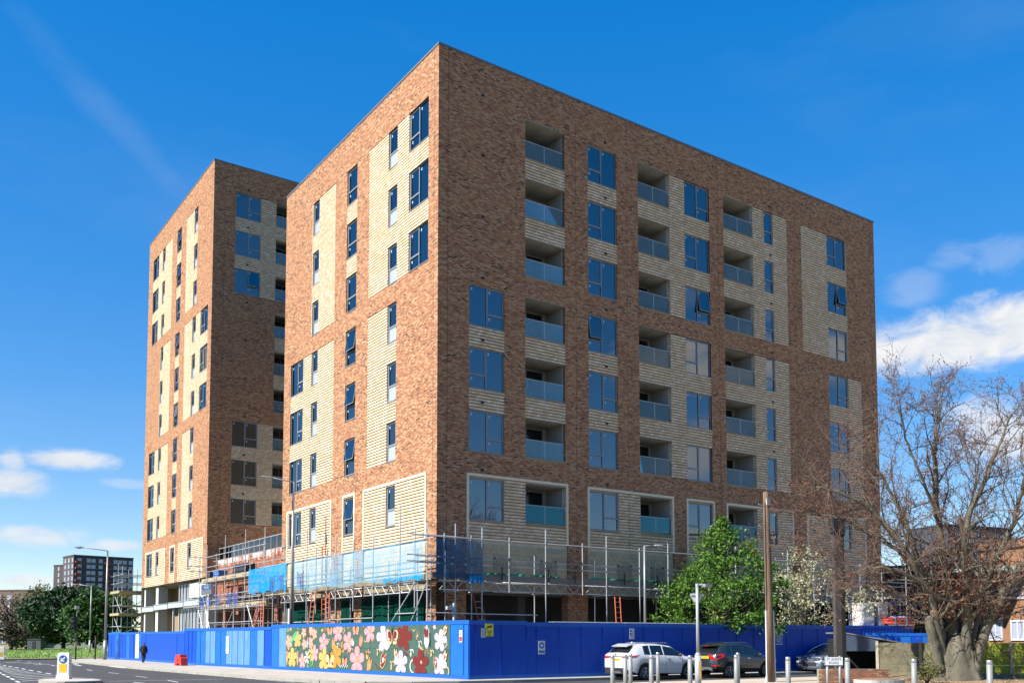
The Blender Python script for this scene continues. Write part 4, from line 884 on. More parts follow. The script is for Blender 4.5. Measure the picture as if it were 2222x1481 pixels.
def boards(par,axis,fix,a,b,z,h,m,t=.04,off=0):
    k=a
    while k<b-.3:
        e=min(k+3.9,b); g=MB(); dz=.015*rs.random()
        if axis=='x': g.box(k+.01,e-.01,fix-t,fix,z+dz,z+h+dz)
        else: g.box(fix-t,fix,k+.01,e-.01,z+dz,z+h+dz)
        g.build('toe_board',m,par,-par.location); k=e
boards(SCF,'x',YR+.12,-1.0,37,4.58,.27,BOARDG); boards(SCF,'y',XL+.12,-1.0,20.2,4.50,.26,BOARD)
for j in range(4):
    k=-1.2
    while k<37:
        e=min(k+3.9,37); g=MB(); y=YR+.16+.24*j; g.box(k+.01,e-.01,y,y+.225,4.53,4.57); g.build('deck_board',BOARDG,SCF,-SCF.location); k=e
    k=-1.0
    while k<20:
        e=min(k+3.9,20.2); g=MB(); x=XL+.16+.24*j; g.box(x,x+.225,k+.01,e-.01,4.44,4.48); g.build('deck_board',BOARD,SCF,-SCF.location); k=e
# fixings: couplers where standards and ledgers cross
cp=MB(); cp.box(-.045,.045,-.045,.045,-.05,.05); cpm=cp.mesh('coupler',STEEL)
for x in XS:
    for z in (6.53,5.57,5.28,4.5): link('coupler',cpm,SCF,Vector((x,YR-.03,z))-SCF.location)
for y in YS:
    for z in (6.39,5.41,5.11,4.36): link('coupler',cpm,SCF,Vector((XL-.03,y,z))-SCF.location)
def netting(name,p,q,z0,z1,m,label,sag=.05,seed=1,parent=None,curl=0):
    """debris net hung between two points, slightly rippled, lower hem bunched"""
    r=random.Random(seed); p=Vector((*p,0)); q=Vector((*q,0)); n=26; rows=9; g=MB(); t=(q-p).normalized(); nn=Vector((t.y,-t.x,0)); G=[]
    for j in range(rows):
        f=j/(rows-1); row=[]
        for i in range(n):
            u=i/(n-1); v=p+(q-p)*u; w=sag*(math.sin(u*23+seed)+.6*math.sin(u*41+f*5))*(.3+f*.7); zz=z1-(z1-z0)*f-(.05*abs(math.sin(u*PI*5)) if f==0 else 0)+(.07*math.sin(u*PI*7+seed) if f==1 else 0)
            row.append((v.x+nn.x*w,v.y+nn.y*w,zz))
        G.append(row)
    for j in range(rows-1):
        for i in range(n-1): g.quad(G[j][i],G[j][i+1],G[j+1][i+1],G[j+1][i])
    o=g.build(name,m,None,smooth=True); return tag(o,label,'netting')
NETB=net_mat('blue_debris_net',(.17,.42,.60),.50); NETB2=net_mat('bright_blue_sheet',(.02,.32,.66),.80); NETD=net_mat('dark_blue_net',(.03,.11,.22),.62); NETG=net_mat('dark_green_net',(.006,.055,.038),.86)
netting('debris_net',(XL-.10,15.0),(XL-.10,-1.2),4.6,6.36,NETB,'pale blue debris net along the sunlit side of the near scaffold',.03,1)
netting('debris_net',(XL-.10,22.6),(XL-.10,15.9),4.75,6.40,NETB2,'bright blue plastic sheet on the scaffold beside the link building',.05,2)
netting('debris_net',(-.9,YR-.10),(1.72,YR-.10),4.62,6.46,NETD,'dark blue debris net at the shaded corner of the scaffold',.04,3)
netting('debris_net',(XL-.12,2.9),(XL-.12,-1.2),4.52,4.74,NETB2,'blue bunched strip of net hanging at the scaffold corner',.04,4)
netting('debris_net',(.9,YR-.13),(1.75,YR-.13),4.42,4.80,NETB2,'blue bunched net drooping below the boards on the shaded side',.05,5)
for a,b,sd,w in ((1.9,4.4,6,'nearest the street corner'),(4.9,6.6,7,'between two lattice beams'),(8.6,14.5,8,'over the orange ladder'),(15.0,20.0,9,'behind the leafy tree')):
    netting('debris_net',(a,YR+.14),(b,YR+.14),4.80,4.98,mat('green_strip',(.03,.28,.17),.8),'green net strip along the toe boards '+w,.05,sd)
netting('debris_net',(-.12,19.4),(-.12,12.6),1.0,3.95,NETG,'dark green net closing the ground storey beyond the tall lamp post',.05,11)
netting('debris_net',(-.12,10.7),(-.12,9.3),1.0,3.95,NETG,'narrow dark green net between brick piers behind the orange ladder',.04,12)
netting('debris_net',(-.12,8.0),(-.12,1.1),1.0,3.95,NETG,'wide dark green net closing the ground storey by the street corner',.05,13)
# brick guards hung on the guard rails
def guard(name,loc,rz,m,label,group):
    g=MB(); w,h=1.05,.80
    for i in range(13): x=-w/2+w*i/12; g.box(x-.005,x+.005,-.005,.005,0,h)
    for j in range(9): z=h*j/8; g.box(-w/2,w/2,-.006,.006,z-.005,z+.005)
    g.box(-w/2+.05,-w/2+.12,-.02,.02,h,h+.1); g.box(w/2-.12,w/2-.05,-.02,.02,h,h+.1); g.box(-.03,.03,-.015,.015,-.18,h*.55)
    o=g.build(name,m,None,loc,rz); return tag(o,label,'brick guard',group)
GB=mat('black_wire',(.015,.015,.016),.6); GBL=mat('blue_wire',(.08,.22,.62),.6)
for x in (2.85,5.7,7.4,10.8,13.2,15.8): guard('brick_guard',(x,YR-.1,4.80),0,GB,'black wire brick guard clipped to the shaded scaffold rails','black brick guards')
for y in (33.0,31.3,29.2,26.6,25.3): guard('brick_guard',(XL-.1,y,4.1),-PI/2,GBL,'blue wire brick guard on the lower link scaffold','blue lower brick guards')
for y in (18.3,16.9,13.6): guard('brick_guard',(XL-.12,y,4.82),-PI/2,GBL,'blue wire brick guard in front of the blue sheet and net','blue upper brick guards')
# ---- scaffold at the link building
SK=empty('scaffold',(-1.3,33.9,0),0,'taller scaffold of two boarded lifts in front of the link building','scaffold')
for i,(y,t) in enumerate(((34.1,8.0),(32.3,8.8),(30.0,8.0),(28.0,9.2),(25.9,8.2),(23.7,9.2),(22.7,7.0),(20.9,6.2),(19.95,9.0))):
    pole('standard',(XL,y,0),(XL,y,t),TUBE,STEEL,SK); pole('standard',(-.1,y-.3,0),(-.1,y-.3,t-.7),TUBE,STEEL,SK)
    for z in (6.1,4.05): pole('transom',(XL-.2,y+.06,z),(.1,y+.06,z),TUBE,STEEL,SK)
for z,a,b in ((7.88,34.6,19.6),(7.1,34.8,19.5),(6.76,34.5,22.0),(6.0,34.4,22.3),(4.92,34.6,20.5),(4.55,34.5,20.4),(3.9,34.4,20.0),(2.9,34.3,20)): pole('ledger',(XL-.05,a,z),(XL-.05,b,z),TUBE,STEEL,SK); pole('ledger',(-.1,a,z-.1),(-.1,b,z-.1),TUBE,STEEL,SK)
for y0,z0,y1,z1 in ((34.0,3.9,31.0,.4),(32.2,3.9,29.5,.4),(23.0,4.0,20.6,1.2),(20.8,4.0,23.4,1.2),(33.8,5.9,32.4,4.2),(23.8,4.2,22.0,6.2),(30,.4,26,3.6)): pole('brace',(XL-.06,y0,z0),(XL-.06,y1,z1),TUBE,STEEL,SK)
for z in (7.3,6.9,8.0): pole('transom',(XL-.9,34.0,z),(.2,34.0,z),TUBE,STEEL,SK)
boards(SK,'y',XL+.12,22.8,33.9,6.05,.24,BOARD); boards(SK,'y',XL+.12,19.8,33.9,3.98,.23,BOARD)
for j in range(4):
    for z,a in ((6.02,22.8),(3.95,19.8)):
        k=a
        while k<33.9: e=min(k+3.9,33.9); g=MB(); x=XL+.16+.24*j; g.box(x,x+.225,k+.01,e-.01,z-.05,z-.01); g.build('deck_board',BOARD,SK,-SK.location); k=e
for y in (34.1,32.3,30.0,28.0,25.9,23.7,22.7,20.9,19.95):
    for z in (7.88,7.1,6.0,4.92,4.55,3.9): link('coupler',cpm,SK,Vector((XL-.03,y,z))-SK.location)
# the contractor's sign on the scaffold
s_=empty('sign',(XL-.25,31.45,5.40),-PI/2,'blue and grey scaffolding contractor board reading AGA on the link scaffold','sign')
g=MB(); g.box(-1.25,1.25,-.02,.02,-.38,.40); g.build('board',mat('sign_grey_board',(.13,.145,.17),.5),s_)
g=MB(); g.box(-1.2,1.2,-.026,-.0205,.0,.36); g.build('blue_band',mat('sign_navy',(.03,.07,.20),.5),s_)
l=link('lettering',text_mesh('AGA',.42,mat('sign_pale_letter',(.42,.46,.52),.5)),s_,(0,-.029,.18)); l.rotation_euler=(PI/2,0,0); l.scale=(1.35,1,1)
for k in range(3): plate(s_,'text_line',0,-.09-.09*k,1.9-.3*k,.035,mat('sign_print',(.15,.17,.2),.6),-.021)
# materials stacked on the upper lift
def stack(name,loc,sz,m,label,cat,n=4):
    S=empty(name,loc,0,label,cat)
    for k in range(n): g=MB(); a=.05*rs.random(); g.box(-sz[0]/2+a,sz[0]/2,-sz[1]/2,sz[1]/2-a,k*sz[2]/n+.004,(k+1)*sz[2]/n); g.build('layer',m,S)
    return S
stack('insulation_stack',(-.7,25.8,6.02),(.7,2.8,.95),mat('dark_sheet',(.035,.035,.06),.6),'dark sheeted stack of insulation on the link scaffold','stack',3)
stack('block_stack',(-.7,31.0,6.02),(.7,1.3,.8),GBL,'blue wrapped bundle on the link scaffold','stack',5)
stack('block_stack',(-.7,32.9,6.02),(.7,.9,.8),mat('dark_bin',(.06,.06,.06),.7),'black bundle at the end of the link scaffold','stack',3)
# ---- ladders
ORG=mat('ladder_orange',(.52,.085,.015),.5); ALU=mat('ladder_rung',(.55,.58,.58),.4,metal=.5)
def ladder(p,q,w,label,side=(0,1,0)):
    p=Vector(p); q=Vector(q); s=Vector(side).normalized()*w/2; Ld=empty('ladder',p,0,label,'ladder')
    for k in (-1,1):
        a=p+s*k; b=q+s*k; pole('stile',a,b,.035,ORG,Ld,6)
    n=int((q-p).length/.28)
    for k in range(1,n): c=p+(q-p)*(k/n); pole('rung',c-s,c+s,.015,ALU,Ld,6)
ladder((-.9,11.3,2.6),(-.75,11.75,7.1),.50,'orange ladder rising through the pale blue net on the sunlit scaffold')
ladder((-2.0,10.9,1.2),(-1.5,11.3,4.45),.55,'orange ladder standing under the boards below the netted ladder')
ladder((-2.0,8.5,1.2),(-1.5,9.35,4.3),.42,'leaning orange ladder just beside the lattice beam end')
ladder((-.8,27.2,4.1),(-.6,27.7,6.0),.9,'orange ladder between the two lifts of the link scaffold')
ladder((-1.9,21.9,.4),(-1.2,21.0,4.1),.6,'orange ladder under the lower lift of the link scaffold')
ladder((-1.8,19.0,1.2),(-1.3,20.2,4.2),.45,'orange ladder leaning on the beam near the tall lamp post')
ladder((2.35,-1.0,1.2),(1.95,-.6,3.85),.40,'orange ladder in the dark opening next to the corner pier',(1,0,0))
ladder((9.85,-2.2,1.2),(10.1,-1.7,3.95),.36,'orange ladder in the dark opening beside the steel lamp column',(1,0,0))
ladder((17.6,-2.0,1.2),(17.8,-1.6,3.9),.36,'orange ladder half hidden by the leafy tree',(1,0,0))
# ---- far stair scaffold beside the tower
SF=empty('scaffold',(-.2,60.4,0),0,'narrow scaffold stair tower at the far end of the tall tower','scaffold')
for x in (-1.6,-.2,1.2,2.4):
    for y in (58.6,60.4,62.3): pole('standard',(x,y,0),(x,y,8.3+1.2*rs.random()),.03,STEEL,SF)
for z in (2,2.9,4.2,5.0,6.4,7.2,8.0):
    for y in (58.6,60.4,62.3): pole('ledger',(-1.9,y,z),(2.6,y,z),.03,STEEL,SF)
    for x in (-1.6,1.2,2.4): pole('transom',(x,58.3,z+.06),(x,62.6,z+.06),.03,STEEL,SF)
for a,b in ((2,4.2),(4.2,6.4)): pole('brace',(-1.6,58.6,a),(2.4,62.3,b),.03,STEEL,SF); pole('brace',(-1.6,62.3,b),(-1.6,58.6,a),.03,STEEL,SF)
for z in (4.1,6.3):
    g=MB(); g.box(-1.9,2.6,58.4,62.4,z-.08,z+.16); g.build('boarded_lift',BOARD,SF,-SF.location)
g=MB(); g.quad((-1.65,62,.4),(-1.65,58.7,.4),(-1.65,58.7,2.4),(-1.65,62,2.4)); tag(g.build('debris_net',NETB2),'light blue sheet low on the far stair scaffold','netting')
g=MB(); g.quad((2.45,62,2.2),(2.45,58.7,2.2),(2.45,58.7,6),(2.45,62,6)); tag(g.build('debris_net',NETG),'green net hung inside the far stair scaffold','netting')
# ================================================================= street furniture
GALV=mat('lamp_galvanised',(.34,.345,.35),.45,metal=.35,noise=.12,nscale=3)
LENS=mat('lamp_lens',(.50,.47,.38),.3)
def lamp(loc,h,arm,d,label,r0=.085,r1=.05,hl=.75,rise=.12):
    """steel street lamp: tapered column, bracket arm, flat head; arm points along d"""
    Lm=empty('street_lamp',loc,0,label,'street lamp'); d=Vector((*d,0)).normalized()
    g=MB(); g.tube((0,0,0),(0,0,1.6),r0*1.35,r0*1.3,12); g.tube((0,0,1.6),(0,0,h),r0,r1,12); g.build('column',GALV,Lm,smooth=True)
    e=d*arm+Vector((0,0,h+rise)); g=MB(); g.path([(0,0,h-.12),tuple(d*.05+Vector((0,0,h-.02))),tuple(e)],[.05,.04,.032],8); g.build('bracket_arm',GALV,Lm,smooth=True)
    g=MB(); n=Vector((-d.y,d.x,0)); R=[]
    for f,w,t,b in ((0,.05,.03,-.03),(.12,.10,.05,-.05),(.45,.15,.06,-.075),(.8,.13,.04,-.06),(1,.04,.01,-.02)):
        c=e+d*hl*f; R.append([tuple(c-n*w+Vector((0,0,b*.4))),tuple(c-n*w*.7+Vector((0,0,b))),tuple(c+n*w*.7+Vector((0,0,b))),tuple(c+n*w+Vector((0,0,b*.4))),tuple(c+n*w*.6+Vector((0,0,t))),tuple(c-n*w*.6+Vector((0,0,t)))])
    g.loft(R); g.build('lantern',GALV,Lm,smooth=False,recalc=True)
    g=MB(); c=e+d*hl*.5; g.box(c.x-.13,c.x+.13,c.y-.10,c.y+.10,c.z-.10,c.z-.077); g.build('lens',LENS,Lm)
    g=MB(); c=e+d*hl*.4; g.tube((c.x,c.y,c.z+.05),(c.x,c.y,c.z+.13),.035,.03,8); g.build('photocell',DARK,Lm)
    return Lm
la=lamp((-2.05,13.3,0),11.0,1.3,(-1,0),'tall steel street lamp between hoarding and scaffold in front of the near block',.12,.06)
g=MB(); g.box(-.19,-.10,-.12,.12,2.6,3.5); g.build('equipment_box',mat('pale_box',(.6,.6,.58),.6),la)
lamp((-5.9,44.5,0),9.1,1.9,(-1,-.1),'tall steel street lamp at the far end of the blue hoarding',.11,.055)
lamp((10.4,-3.5,0),6.55,.55,(1,-.25),'slim steel street lamp in front of the shaded lattice beams',.075,.045,.6,.03)
lamp((-3.0,66.0,0),7.2,1.2,(-1,.2),'distant street lamp behind the traffic signal in front of the dark evergreens',.08,.05)
lamp((-16.5,100,0),5.0,.5,(-1,.2),'far white lamp column standing in the park beyond the grass',.09,.07)
# traffic signal
S_=empty('traffic_signal',(-8.0,45.3,0),0,'black traffic signal pole with camera box on top by the road bend','traffic signal')
g=MB(); g.tube((0,0,0),(0,0,3.3),.06,.055,10); g.build('pole',DARK,S_,smooth=True)
g=MB(); g.tube((0,0,3.3),(0,0,4.4),.03,.03,8); g.build('mast',GALV,S_); g=MB(); g.box(-.16,.16,-.1,.1,4.2,4.45); g.build('camera_box',mat('pale_camera',(.55,.55,.52),.6),S_)
g=MB(); g.box(-.25,.05,-.16,.16,2.4,3.55); g.build('signal_head',DARK,S_)
for z in (2.65,3.0,3.35): g=MB(); g.tube((-.25,0,z+.05),(-.42,0,z),.12,.12,12,cap=False); g.build('hood',DARK,S_)
g=MB(); g.box(-.08,.08,-.09,-.06,1.1,1.5); g.build('push_button_box',mat('signal_yellow_box',(.62,.40,.18),.6),S_)
S2=empty('marker_post',(-6.4,45.8,0),0,'short black post beside the traffic signal','post'); g=MB(); g.tube((0,0,0),(0,0,1.9),.06,.06,10); g.build('shaft',DARK,S2,smooth=True); g=MB(); g.tube((0,0,1.9),(0,0,1.97),.07,.045,10); g.build('cap',DARK,S2)
# red water barrier at the hoarding foot
Bq=empty('barrier_block',(-5.6,23.2,0),RAD(-82),'red plastic barrier block at the foot of the blue hoarding','barrier')
RP_=mat('red_plastic',(.70,.035,.03),.5)
g=MB(); g.prism([(-.55,0),(-.2,0),(-.15,.16),(.15,.16),(.2,0),(.55,0),(.45,.5),(.36,.55),(.33,.72),(-.33,.72),(-.36,.55),(-.45,.5)],-.22,.22,'y'); g.build('body',RP_,Bq,recalc=True); g=MB(); g.box(-.18,.18,-.228,-.221,.3,.42); g.build('slot',mat('red_plastic_dark',(.3,.01,.01),.6),Bq)
# grey steel bollards on the near pavement
BG=mat('bollard_grey',(.25,.26,.25),.5,noise=.06); BC=mat('bollard_cap',(.55,.56,.56),.3,metal=.7)
BLAB=['before the yellow number plate of the white car','before the middle of the white car tailgate','before the red tail lamp of the white car','before the rear wheel of the white car','before the rear door of the white car','beside the foot of the give way sign post','at the front of the pair before the dark car','taller and further of the pair before the dark car','between the telegraph pole and the people carrier','right beside the street name plate','next to the small shrub and the bark bed','before the yellow green end of the mossy fence']
def bollard(loc):
    b=empty('bollard',loc,0,'slim grey steel bollard '+BLAB.pop(0),'bollard','grey steel bollards on the pavement')
    return b
bm_=MB(); bm_.tube((0,0,0),(0,0,1.16),.085,.085,16); bme=bm_.mesh('shaft',BG,True); bk=MB(); bk.tube((0,0,1.175),(0,0,1.26),.083,.078,16); bk.tube((0,0,1.16),(0,0,1.175),.07,.07,16); bke=bk.mesh('cap',BC,True)
for px,dep,s in BOLLARDS: 
    b=bollard(px); link('shaft',bme,b); link('cap',bke,b); b.scale=(s,s,1)
# give-way sign seen from behind, with its small lantern
G_=empty('road_sign',SIGNP,0,'back of a triangular give way sign on a pale post with a sign light','road sign')
SP=mat('sign_post_pale',(.38,.42,.44),.5,noise=.12,nscale=2); 
g=MB(); g.tube((0,0,0),(0,0,1.15),.115,.115,14); g.tube((0,0,1.15),(0,0,1.25),.115,.06,14); g.tube((0,0,1.25),(0,0,3.62),.055,.05,12); g.build('post',SP,G_,smooth=True)
vx=Vector((math.cos(RAD(-30)),math.sin(RAD(-30)),0)); vy=Vector((-vx.y,vx.x,0))
def SV(a,z,o=0): return tuple(vx*a+vy*o+Vector((0,0,z)))
g=MB(); pts=[(-.25,3.33),(-.22,3.37),(.22,3.37),(.25,3.33),(.025,2.92),(-.025,2.92)]; n=len(pts); g.add([SV(a,z,.07) for a,z in pts]+[SV(a,z,.085) for a,z in pts],[tuple(range(n)),tuple(reversed(range(n,2*n)))]+[(i,n+i,n+(i+1)%n,(i+1)%n) for i in range(n)]); g.build('triangle_plate',mat('sign_back_grey',(.48,.50,.50),.5),G_,recalc=True)
for z in (3.3,3.06): g=MB(); a=SV(-.2 if z>3.1 else -.1,z,.055); b=SV(.25 if z>3.1 else .1,z,.055); g.tube(a,b,.02); g.build('channel',GALV,G_)
g=MB(); g.tube(SV(0,3.6),SV(0,3.72),.06,.06,10); g.tube(SV(0,3.68),SV(.25,3.68),.035,.035); g.build('light_bracket',SP,G_); g=MB(); c=Vector(SV(.38,3.66)); g.box(c.x-.17,c.x+.17,c.y-.08,c.y+.08,c.z-.06,c.z+.05); g.build('sign_light',GALV,G_)
g=MB(); 
for z in range(8): pass
c=[SV(a,z,-.118) for a,z in ((.0,.3),(.085,.3),(.085,.95),(.0,.95))]; g.quad(*c); g.quad(*[SV(a,z,o) for a,z,o in ((.085,.3,-.118),(.118,.3,-.03),(.118,.95,-.03),(.085,.95,-.118))]); g.build('rusty_door',mat('rusty_patch',(.48,.28,.10),.8,noise=.2),G_)
# timber telegraph pole
Tm=empty('telegraph_pole',(7.55,-14.0,0),0,'old timber telegraph pole with white cable guards and step irons','pole')
TW=mat('weathered_timber_pole',(.18,.115,.072),.9,noise=.4,nscale=2.5,stretch=(8,8,.6),bump=.4)
g=MB(); g.path([(0,0,-.1),(-.02,0,3),(-.05,.02,6),(-.07,.03,7.75)],[.17,.15,.125,.105],14); g.build('shaft',TW,Tm,smooth=True)
for s in (-1,1): g=MB(); a=vx*s*.17; b=vx*s*.155; g.tube((a.x*1.15,a.y*1.15-.03,0),(a.x,a.y-.03,.25),.07,.04,8); g.tube((a.x,a.y-.03,.2),(b.x-.02,b.y-.03,2.9),.035,.035,8); g.build('cable_guard',mat('cable_guard_white',(.60,.66,.70),.5),Tm)
for k in range(9):
    z=3.6+.45*k; s=1 if k%2 else -1; g=MB(); a=vx*s*.12; b=vx*s*.34; g.tube((a.x-.05,a.y,z),(b.x-.05,b.y,z+.03),.012); g.tube((b.x-.05,b.y,z+.03),(b.x-.05,b.y,z+.10),.012); g.build('step_iron',GALV,Tm)
g=MB(); g.box(-.2,0,-.14,-.1,7.2,7.45); g.build('terminal_box',mat('pale_camera',(.6,.6,.6),.6),Tm)
g=MB(); g.path([(-.19,-.03,2.9),(-.2,-.03,5),(-.19,-.02,7.3)],.014,5); g.path([(.05,-.1,2.9),(.02,-.12,5),(-.02,-.1,7.2)],.012,5); g.build('cable',DARK,Tm)
# street name plate
SN=empty('street_sign',STSIGN,RAD(-34),'white street name plate reading ST ANN\'S ROAD on two short posts','street sign')
for s in (-.24,.24): g=MB(); g.tube((s,.03,-1.0),(s,.03,.19),.042,.042,12); g.build('post',SP,SN,smooth=True)
g=MB(); g.box(-.35,.35,-.03,-.012,-.165,.165); g.build('plate',mat('plate_white',(.66,.70,.72),.5),SN); g=MB(); ring(g,-.35,.35,-.165,.165,.012,-.034,-.0305); g.build('plate_border',BLK_,SN)
for t_,z in (("ST ANN'S",.062),('ROAD',-.07)): l=link('lettering',text_mesh(t_,.135,BLK_),SN,(0,-.0335,z)); l.rotation_euler=(PI/2,0,0); l.scale=(1.0,1,1)
# ================================================================= right hand corner: post, walls, fence, shelter, containers
RX=RAD(-34.73)      # rough facing of the corner towards the junction
Pb=empty('sign_column',COLP,RAD(-20),'tall dark steel column rising out of the low brick wall','column')
g=MB(); g.box(-.14,.12,-.10,.10,.0,6.1); g.build('lit_tone_leaf',mat('lit_side_steel',(.075,.065,.062),.55,noise=.2),Pb); g=MB(); g.box(.125,.30,-.12,.12,0,6.2); g.build('shade_tone_leaf',DARK,Pb); g=MB(); g.box(-.18,.34,-.16,.16,6.0,6.6); g.build('head',DARK,Pb)  # leaf tones paint the column's lit face and its shaded side
# low brick wall of single bricks
BW=empty('low_wall',WALLP,RAD(-33),'low brown brick garden wall under the dark shelter','wall')
bcol=[mat('wall_brick_%d'%i,c,.9,noise=.25,nscale=12,bump=.3) for i,c in enumerate(((.30,.14,.08),(.24,.13,.075),(.36,.20,.11),(.20,.11,.07),(.33,.12,.07)))]
bms=[]
for m_ in bcol: g=MB(); g.box(0,.213,0,.10,0,.064); bms.append(g.mesh('brick',m_))
g=MB(); g.box(0,2.75,.012,.2,0,.58); g.build('mortar_core',mat('wall_mortar',(.34,.29,.22),.95,noise=.2),BW)
for r in range(8):
    x=-.11 if r%2 else 0
    while x<2.7:
        if x>=-.01: o=link('brick',rs.choice(bms),BW,(x+.004,.004*rs.random()-.004,.005+r*.073)); 
        x+=.225
# concrete panel fence
FN=empty('concrete_fence',FENCEP[0],0,'mossy concrete panel fence behind the big bare tree','fence')
fa=Vector(FENCEP[0]); fb=Vector(FENCEP[1]); fd=fb-fa; frz=math.atan2(fd.y,fd.x); FN.rotation_euler=(0,0,frz)
MOSS_SHADE=bpy.data.materials.new('mossy_shade_concrete'); MOSS_SHADE.use_nodes=True; t_=MOSS_SHADE.node_tree; bsd=t_.nodes['Principled BSDF']; bsd.inputs['Roughness'].default_value=.95
tcn=t_.nodes.new('ShaderNodeTexCoord'); spx=t_.nodes.new('ShaderNodeSeparateXYZ'); t_.links.new(tcn.outputs['Object'],spx.inputs[0]); nn1=t_.nodes.new('ShaderNodeTexNoise'); nn1.inputs['Scale'].default_value=1.6; nn1.inputs['Detail'].default_value=8; t_.links.new(tcn.outputs['Object'],nn1.inputs['Vector'])
mr1=t_.nodes.new('ShaderNodeMapRange'); mr1.inputs[1].default_value=1.6; mr1.inputs[2].default_value=4.2; t_.links.new(spx.outputs[0],mr1.inputs[0])
ad1=t_.nodes.new('ShaderNodeMath'); ad1.operation='ADD'; t_.links.new(mr1.outputs[0],ad1.inputs[0]); t_.links.new(nn1.outputs[0],ad1.inputs[1])
cr1=t_.nodes.new('ShaderNodeValToRGB'); t_.links.new(ad1.outputs[0],cr1.inputs[0]); e_=cr1.color_ramp.elements; e_[0].position=.35; e_[0].color=(.085,.078,.05,1); e_[1].position=1.25/1.0 if False else 1.0; e_[1].color=(.20,.24,.02,1); e2=e_.new(.62); e2.color=(.15,.135,.08,1)  # dark mottling paints in tree shadow; the yellow-green end is moss
t_.links.new(cr1.outputs[0],bsd.inputs['Base Color']); nn1.inputs['Roughness'].default_value=.75; bb=t_.nodes.new('ShaderNodeBump'); bb.inputs['Strength'].default_value=.5; t_.links.new(nn1.outputs[0],bb.inputs['Height']); t_.links.new(bb.outputs[0],bsd.inputs['Normal'])
x=0; L_=fd.length
while x<L_+4:
    for r in range(5): g=MB(); g.box(x+.06,x+1.68,-.02-.004*rs.random(),.03,.02+r*.31,.325+r*.31); g.build('panel',MOSS_SHADE,FN)
    g=MB(); g.box(x-.06,x+.06,-.06,.06,0,1.64); g.build('post',mat('fence_post_concrete',(.42,.38,.29),.9,noise=.2),FN); x+=1.74
# dark shelter with a sloping roof
Sh=empty('bin_shelter',SHELP,RAD(-33),'black open shelter with a sloping pale metal roof behind the brick wall','shelter')
g=MB(); g.box(-.05,2.35,.0,1.9,0,.05); g.box(-.05,-.02,0,1.9,.05,1.75); g.box(2.3,2.35,0,1.9,.05,1.5); g.box(-.02,2.3,1.85,1.9,.05,1.7); g.build('carcass',DARK,Sh)
g=MB(); g.prism([(-.1,1.98),(2.45,1.55),(2.45,1.59),(-.1,2.03)],-.25,2.0,'y'); g.build('roof',mat('shelter_roof',(.24,.25,.25),.5),Sh,recalc=True)
g=MB(); g.prism([(-.08,1.2),(1.35,1.2),(1.42,1.73),(-.08,1.97)],-.22,-.17,'y'); g.build('fascia_panel',mat('shelter_fascia',(.07,.10,.16),.5),Sh,recalc=True)
# containers beyond the hoarding with stacked goods
def container(name,p,rz,L,h,label,m):
    Cn=empty(name,p,rz,label,'container'); g=MB(); n=int(L/.28)
    for k in range(n):
        a=k*L/n; b=a+L/n; q=(b-a)/4
        for (u0,y0),(u1,y1) in zip(((a,0),(a+q,.04),(a+2*q,.04),(a+3*q,0)),((a+q,.04),(a+2*q,.04),(a+3*q,0),(b,0))): g.quad((u0,y0,.15),(u1,y1,.15),(u1,y1,h-.12),(u0,y0,h-.12))
    g.build('corrugated_side',m,Cn); g=MB(); g.box(-.02,L+.02,-.02,.08,h-.12,h); g.box(-.02,L+.02,-.02,.08,0,.15); g.box(-.06,.04,-.03,.1,.15,h-.12); g.box(L-.04,L+.06,-.03,.1,.15,h-.12); g.build('frame_rails',m,Cn)
    g=MB(); g.quad((0,.05,h),(L,.05,h),(L,2.4,h),(0,2.4,h)); g.quad((0,.05,0),(0,2.4,0),(0,2.4,h),(0,.05,h)); g.quad((L,.05,0),(L,2.4,0),(L,2.4,h),(L,.05,h)); g.build('roof',m,Cn); return Cn
container('container',CONTP,RAD(-8),6.1,2.58,'blue steel site container topped with wrapped goods',BLUE)
hoard('hoarding',*HFAR,2.05,[1.15]*7,[BLUE,BLUEM],'blue hoarding panels in front of the site container')
def wrapped(name,loc,sx,sy,h,m,label,rz=0):
    g=MB(); r=random.Random(int(loc[0]*10)); R=[]
    for j in range(9):
        z=h*j/8; ring_=[]
        for i in range(20):
            t=2*PI*i/20; c,s=math.cos(t),math.sin(t); k=1+.05*(r.random()-.5); ring_.append((sx/2*math.copysign(abs(c)**.35,c)*k,sy/2*math.copysign(abs(s)**.35,s)*k,z+(.04*r.random() if j==8 else 0)))
        R.append(ring_)
    g.loft(R); o=g.build(name,m,None,loc,rz,recalc=True); return tag(o,label,'pallet load')
WRAP=mat('white_shrink_wrap',(.58,.55,.50),.35,noise=.35,nscale=3)
c_=Vector(CONTP)
wrapped('wrapped_pallet',(c_.x+2.6,c_.y+.55,2.6),1.35,1.2,1.45,WRAP,'taller white wrapped pallet load on the blue container',RAD(-8)); wrapped('wrapped_pallet',(c_.x+4.0,c_.y+.4,2.6),1.1,1.2,1.5,mat('grey_shrink_wrap',(.40,.37,.34),.4,noise=.4,nscale=4),'greyer wrapped pallet load next to the red pipes',RAD(-8))
Rd=empty('pipe_stack',(c_.x+4.9,c_.y-.5,2.6),RAD(-20),'bundle of red pipes strapped on a pallet on the container','pipes')
g=MB(); 
for k in range(9): g.box(-.9,.9,-.38+.09*k,-.32+.09*k,0,.1)
g.build('pallet',BOARD,Rd)
for r in range(4):
    for k in range(7): pole_=MB(); yy=-.36+.115*k+.03*(r%2); zz=.16+.11*r; pole_.tube((-1.0-.1*rs.random(),yy,zz),(1.0+.1*rs.random(),yy,zz),.055,.055,8); pole_.build('pipe',RP_,Rd,smooth=True)
for x in (-.4,.45): g=MB(); g.box(x-.03,x+.03,-.44,.46,.1,.63); g.build('strap',mat('strap_blue',(.1,.3,.6),.6),Rd)
